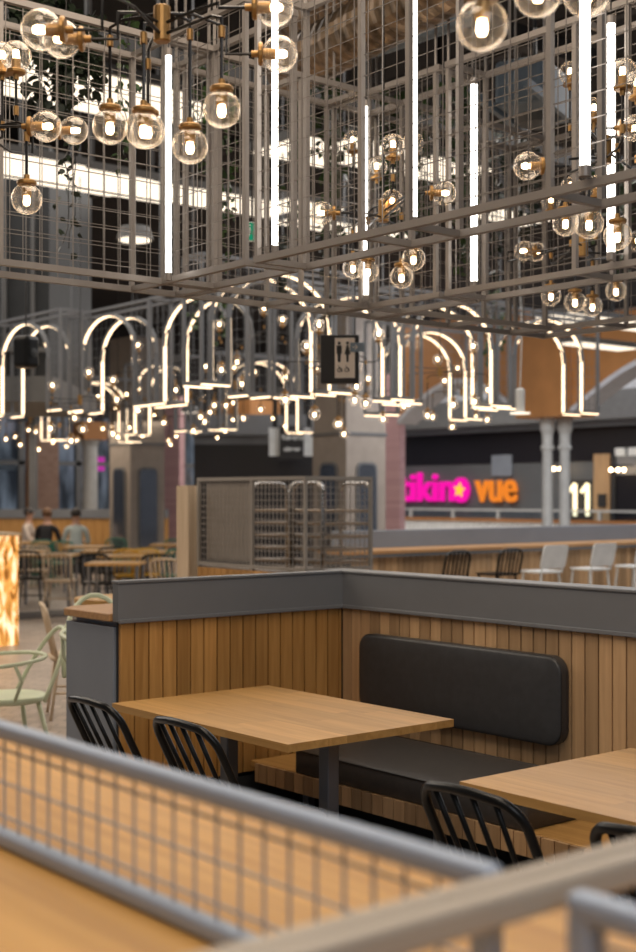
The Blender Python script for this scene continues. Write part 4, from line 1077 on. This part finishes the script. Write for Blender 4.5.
hoop_chair(111, 0, 'pale green hoop-back high chair peeking out behind the grey bar cabinet', seat_z=.70, rz=R(-39.5+205), d=6.72)
wc = spindle_chair('wooden_chair', 'pale wooden spindle chair left of the grey bar cabinet', 'pale_wood', group=None, lean=.22, n_sp=5)
c = P(77, HZ, 9.6); wc.location = (c.x, c.y, 0); wc.rotation_euler = (0, 0, R(-39.5-75))
WG = 'dining chairs in the seating area at the back left'
def cpy(src, px, d, rz, label): c = P(px, HZ, d); return place_copy(src, (c.x, c.y, 0), R(-39.5)+rz, label, group=WG)
cpy(wc, 60, 18.0, R(0), 'pale wooden spindle chair in front of the back left tables, seen from behind')
cpy(wc, 35, 20.5, R(20), 'pale wooden chair behind the glowing counter at the back left')
cpy(wc, 170, 16.4, R(-10), 'pale wooden chair beside the timber end post at the back left')
for mat, lst in (('green', ((45, 23.0, 0, 'green chair under the seated people at the back left'), (62, 22.6, 10, 'green chair behind the pale wooden chair'), (176, 19.2, 15, 'green chair beside the timber end post'), (176, 23.5, 0, 'green chair at the far tables left of the enclosure'), (118, 24.0, 0, 'green chair at the middle far table'))),
                 ('yellow', ((129, 19.2, 0, 'yellow chair at the back table, left of its twin'), (145, 19.4, 12, 'yellow chair at the back table, right of its twin'))),
                 ('black', ((98, 17.6, 0, 'black chair before the back left tables'), (108, 20.0, 20, 'black chair between the back left tables'), (155, 17.5, 10, 'black chair before the yellow chairs'), (30, 18.6, 0, 'black chair beside the glowing counter')))):
    src = None
    for (px, d, r, l) in lst:
        if src is None:
            src = spindle_chair('dining_chair', l, mat, group=WG, lean=.2, n_sp=5); c = P(px, HZ, d); src.location = (c.x, c.y, 0); src.rotation_euler = (0, 0, R(-39.5+r))
        else: cpy(src, px, d, R(r), l)
tb = None; TG = 'oak tables in the seating area at the back left'
TL = ['oak table in front of the person in black, back left', 'oak table in front of the pale shirted person', 'oak table just right of the glowing counter', 'long oak table behind the pale wooden chair',
      'oak table at the centre of the back left area', 'nearest oak table of the back left area', 'oak table with the yellow chairs', 'far oak table by the timber end post', 'near oak table left of the mesh enclosure']
for (px, y, hw, l) in ((37, 542, .33, TL[0]), (88, 546, .38, TL[1]), (32, 550, .22, TL[2]), (47, 554, .42, TL[3]), (104, 550, .30, TL[4]), (116, 562, .34, TL[5]), (150, 551, .36, TL[6]), (172, 544, .35, TL[7]), (122, 555, .3, TL[8])):
    c = PZ(px, .75, y)
    if tb is None:
        tb = empty('cafe_table', (0,0,0), 0, l, 'table', TG)
        MB().box(-.5, .5, -.35, .35, .72, .75).build('tabletop', 'top', tb)
        for sx in (-1, 1):
            for sy in (-1, 1): MB().box(sx*.44-.02, sx*.44+.02, sy*.3-.02, sy*.3+.02, 0, .72).build('leg', 'steel', tb)
        o = tb
    else: o = place_copy(tb, (0,0,0), 0, l, group=TG)
    o.location = (c.x, c.y, 0); o.rotation_euler = (0, 0, R(-39.5)); o.scale = (hw*2, 1, 1)

# ------------------------------------------------------------------ people (seen small, seated with their backs to us)
def person(px, d, shirt, hair, label, rz=0, stand=False, lean=0.0, sc=1.0, skin_arm=True):
    c = P(px, HZ, d); t = empty('person', (c.x, c.y, 0), R(-39.5)+rz, label, 'person')
    sz = .47 if not stand else .92
    V = []; E = []; Rr = []
    def v(p, r, par=None):
        V.append(p); Rr.append(r); i = len(V)-1
        if par is not None: E.append((par, i))
        return i
    pel = v((0, 0, sz+.06), .13); wa = v((0, lean*.3, sz+.22), .12, pel); ch = v((0, lean*.7, sz+.42), .145, wa); nk0 = v((0, lean, sz+.54), .075, ch); nk = v((0, lean+.02, sz+.62), .052, nk0)
    hd0 = v((0, lean+.03, sz+.70), .078, nk); hd = v((0, lean+.03, sz+.80), .088, hd0); v((0, lean+.02, sz+.87), .06, hd)
    for s in (-1, 1):
        sh = v((s*.17, lean, sz+.49), .062, nk0); el = v((s*.235, lean+.10, sz+.24), .045, sh); wr = v((s*.15, lean+.33, sz+.27), .030, el); v((s*.12, lean+.41, sz+.27), .028, wr)
        hp = v((s*.09, .02, sz+.02), .095, pel)
        if stand: kn = v((s*.10, .02, .48), .065, hp); an = v((s*.10, 0, .08), .045, kn); v((s*.10, .14, .045), .035, an)
        else: kn = v((s*.12, .42, sz+.02), .07, hp); an = v((s*.12, .44, .08), .045, kn); v((s*.12, .57, .045), .035, an)
    me = bpy.data.meshes.new('body'); me.from_pydata(V, E, []); o = bpy.data.objects.new('body', me); C.objects.link(o)
    sk = o.modifiers.new('skin', 'SKIN'); sk.use_smooth_shade = True
    for i, r in enumerate(Rr): me.skin_vertices[0].data[i].radius = (r, r*(.72 if 1 <= i <= 3 else 1)); me.skin_vertices[0].data[i].use_root = (i == 0)
    ss = o.modifiers.new('sub', 'SUBSURF'); ss.levels = 2; ss.render_levels = 2
    dg = bpy.context.evaluated_depsgraph_get(); m2 = bpy.data.meshes.new_from_object(o.evaluated_get(dg)); bpy.data.objects.remove(o)
    m2.materials.clear()
    for k_ in ('skin', shirt, 'jeans'): m2.materials.append(M[k_])
    for p_ in m2.polygons:
        cc = p_.center; p_.use_smooth = True
        if cc.z < sz+.10 : p_.material_index = 2 if cc.z > .1 else 2
        elif cc.z > sz+.57 or (cc.y > lean+.22 and cc.z < sz+.36): p_.material_index = 0
        else: p_.material_index = 1
    o = bpy.data.objects.new('body', m2); C.objects.link(o); o.parent = t
    # face: eyes, nose, mouth (front is +y, away from the camera), ears, hair cap
    hc = Vector((0, lean+.03, sz+.775))
    fc_ = MB()
    MB().lathe([(.004, -.02), (.014, -.01), (.010, .015)], hc+Vector((0, .088, -.015)), 8).build('nose', 'skin', o)
    for s in (-1, 1):
        MB().lathe(sphere_prof(.009, 6), hc+Vector((s*.032, .078, .01)), 8).build('eye', 'ink', o)
        MB().lathe([(.005, -.028), (.016, -.01), (.016, .015), (.006, .028)], hc+Vector((s*.085, 0, -.005)), 8).build('ear', 'skin', o)
    hm = MB().lathe([(max(.001, .098*math.cos(R(a))), .105*math.sin(R(a))) for a in range(-35, 91, 12)], hc+Vector((0, -.018, .015)), 20)
    hm.build('hair', hair, t, smooth=True)
    return t
person(25.5, 26.2, 'shirt_cream', 'hair', 'seated person with dark hair and a cream top, leftmost of the group', R(-95), lean=.05)
person(45, 25.2, 'shirt_black', 'hair_brown', 'seated person in black leaning over the table, between two others', R(-5), lean=.12)
person(76, 24.6, 'shirt_white', 'hair', 'seated person with black hair in a pale shirt seen from behind', R(10), lean=.04)
person(85, 34.5, 'shirt_grey', 'hair', 'person in grey standing beyond the banquette wall at the window', R(180), stand=True)
BS = 'bench seats of the people at the back left'
for (px, d, l) in ((25.5, 26.2, 'small dark stool under the person in the cream top'), (45, 25.2, 'small dark stool under the person in black'), (76, 24.6, 'small dark stool under the person in the pale shirt')):
    c = P(px, HZ, d); t = empty('stool', (c.x, c.y, 0), R(-39.5), l, 'stool')
    MB().box(-.19, .19, -.18, .18, .33, .37).build('seat', 'black', t)
    for sx in (-.15, .15):
        for sy in (-.14, .14): MB().box(sx-.015, sx+.015, sy-.015, sy+.015, 0, .33).build('leg', 'black', t)

# ------------------------------------------------------------------ lights
def area(name, loc, size, energy, col, rot=(0, 0, 0), sy=None):
    l = bpy.data.lights.new(name, 'AREA'); l.energy = energy; l.color = col; l.shape = 'RECTANGLE'; l.size = size; l.size_y = sy or size
    o = bpy.data.objects.new(name, l); C.objects.link(o); o.location = loc; o.rotation_euler = rot; return o
WARM = (1, .84, .67); NEUT = (1, .93, .86)
area('ceiling_wash_booth', (2.6, 3.4, 4.4), 2.2, 92, WARM)
bw1 = P(60, HZ, 25.5); area('banquette_wash', (bw1.x, bw1.y, 3.0), 3, 90, WARM)  # added fill without a fixture, brightens the banquette wood
area('ceiling_wash_near', (.3, 1.6, 4.4), 1.6, 54, WARM)
area('side_wash', (0.6, -1.5, 3.6), 2.5, 60, (.92, .95, 1), rot=(R(55), 0, R(-30)))
area('hall_wash_mid', (8, 12, 5.6), 8, 380, NEUT)
area('hall_wash_left', (2, 18, 5.6), 8, 750, NEUT)
area('floor_wash_left', (1.5, 9, 4.6), 3, 140, WARM)
area('hall_wash_right', (15, 8, 5.6), 8, 500, (.95, .96, 1))
area('hall_wash_far', (20, 24, 5.8), 8, 600, NEUT)
ic = P(520, HZ, 20); area('column_wash', (ic.x, ic.y, 4.2), 2.5, 160, (.95, .96, 1), rot=(R(35), 0, R(-39.5)))  # added light, no fixture, lifts the iron columns
st2 = P(520, HZ, 10.5); area('bar_wash', (st2.x, st2.y, 4.6), 3, 110, NEUT)  # added local fill to brighten the white stools
area('shop_wash', (23.0, 20, 5.8), 6, 500, (.92, .95, 1), sy=14)
area('cage_wash', (3.2, 4.0, 5.9), 3, 9, WARM)
W = bpy.data.worlds.new('world'); bpy.context.scene.world = W; W.use_nodes = True
W.node_tree.nodes['Background'].inputs['Color'].default_value = (.75, .80, .88, 1); W.node_tree.nodes['Background'].inputs['Strength'].default_value = .2

# ------------------------------------------------------------------ camera
cam = bpy.data.cameras.new('camera'); co = bpy.data.objects.new('camera', cam); C.objects.link(co)
co.location = (0, 0, EYE); co.rotation_euler = (R(90), 0, -math.atan2(ST, CT))
cam.sensor_fit = 'VERTICAL'; cam.sensor_height = 36; cam.sensor_width = 24; cam.lens = F/952*36; cam.shift_y = (HZ-476)/952
cam.clip_start = .05; cam.clip_end = 200
cam.dof.use_dof = True; cam.dof.focus_distance = 4.6; cam.dof.aperture_fstop = 2.8
sc = bpy.context.scene; sc.camera = co
sc.view_settings.view_transform = 'Standard'; sc.view_settings.look = 'None'; sc.view_settings.exposure = 0
sc.cycles.max_bounces = 8; sc.cycles.transparent_max_bounces = 24; sc.cycles.use_denoising = True
sc.cycles.sample_clamp_indirect = 4
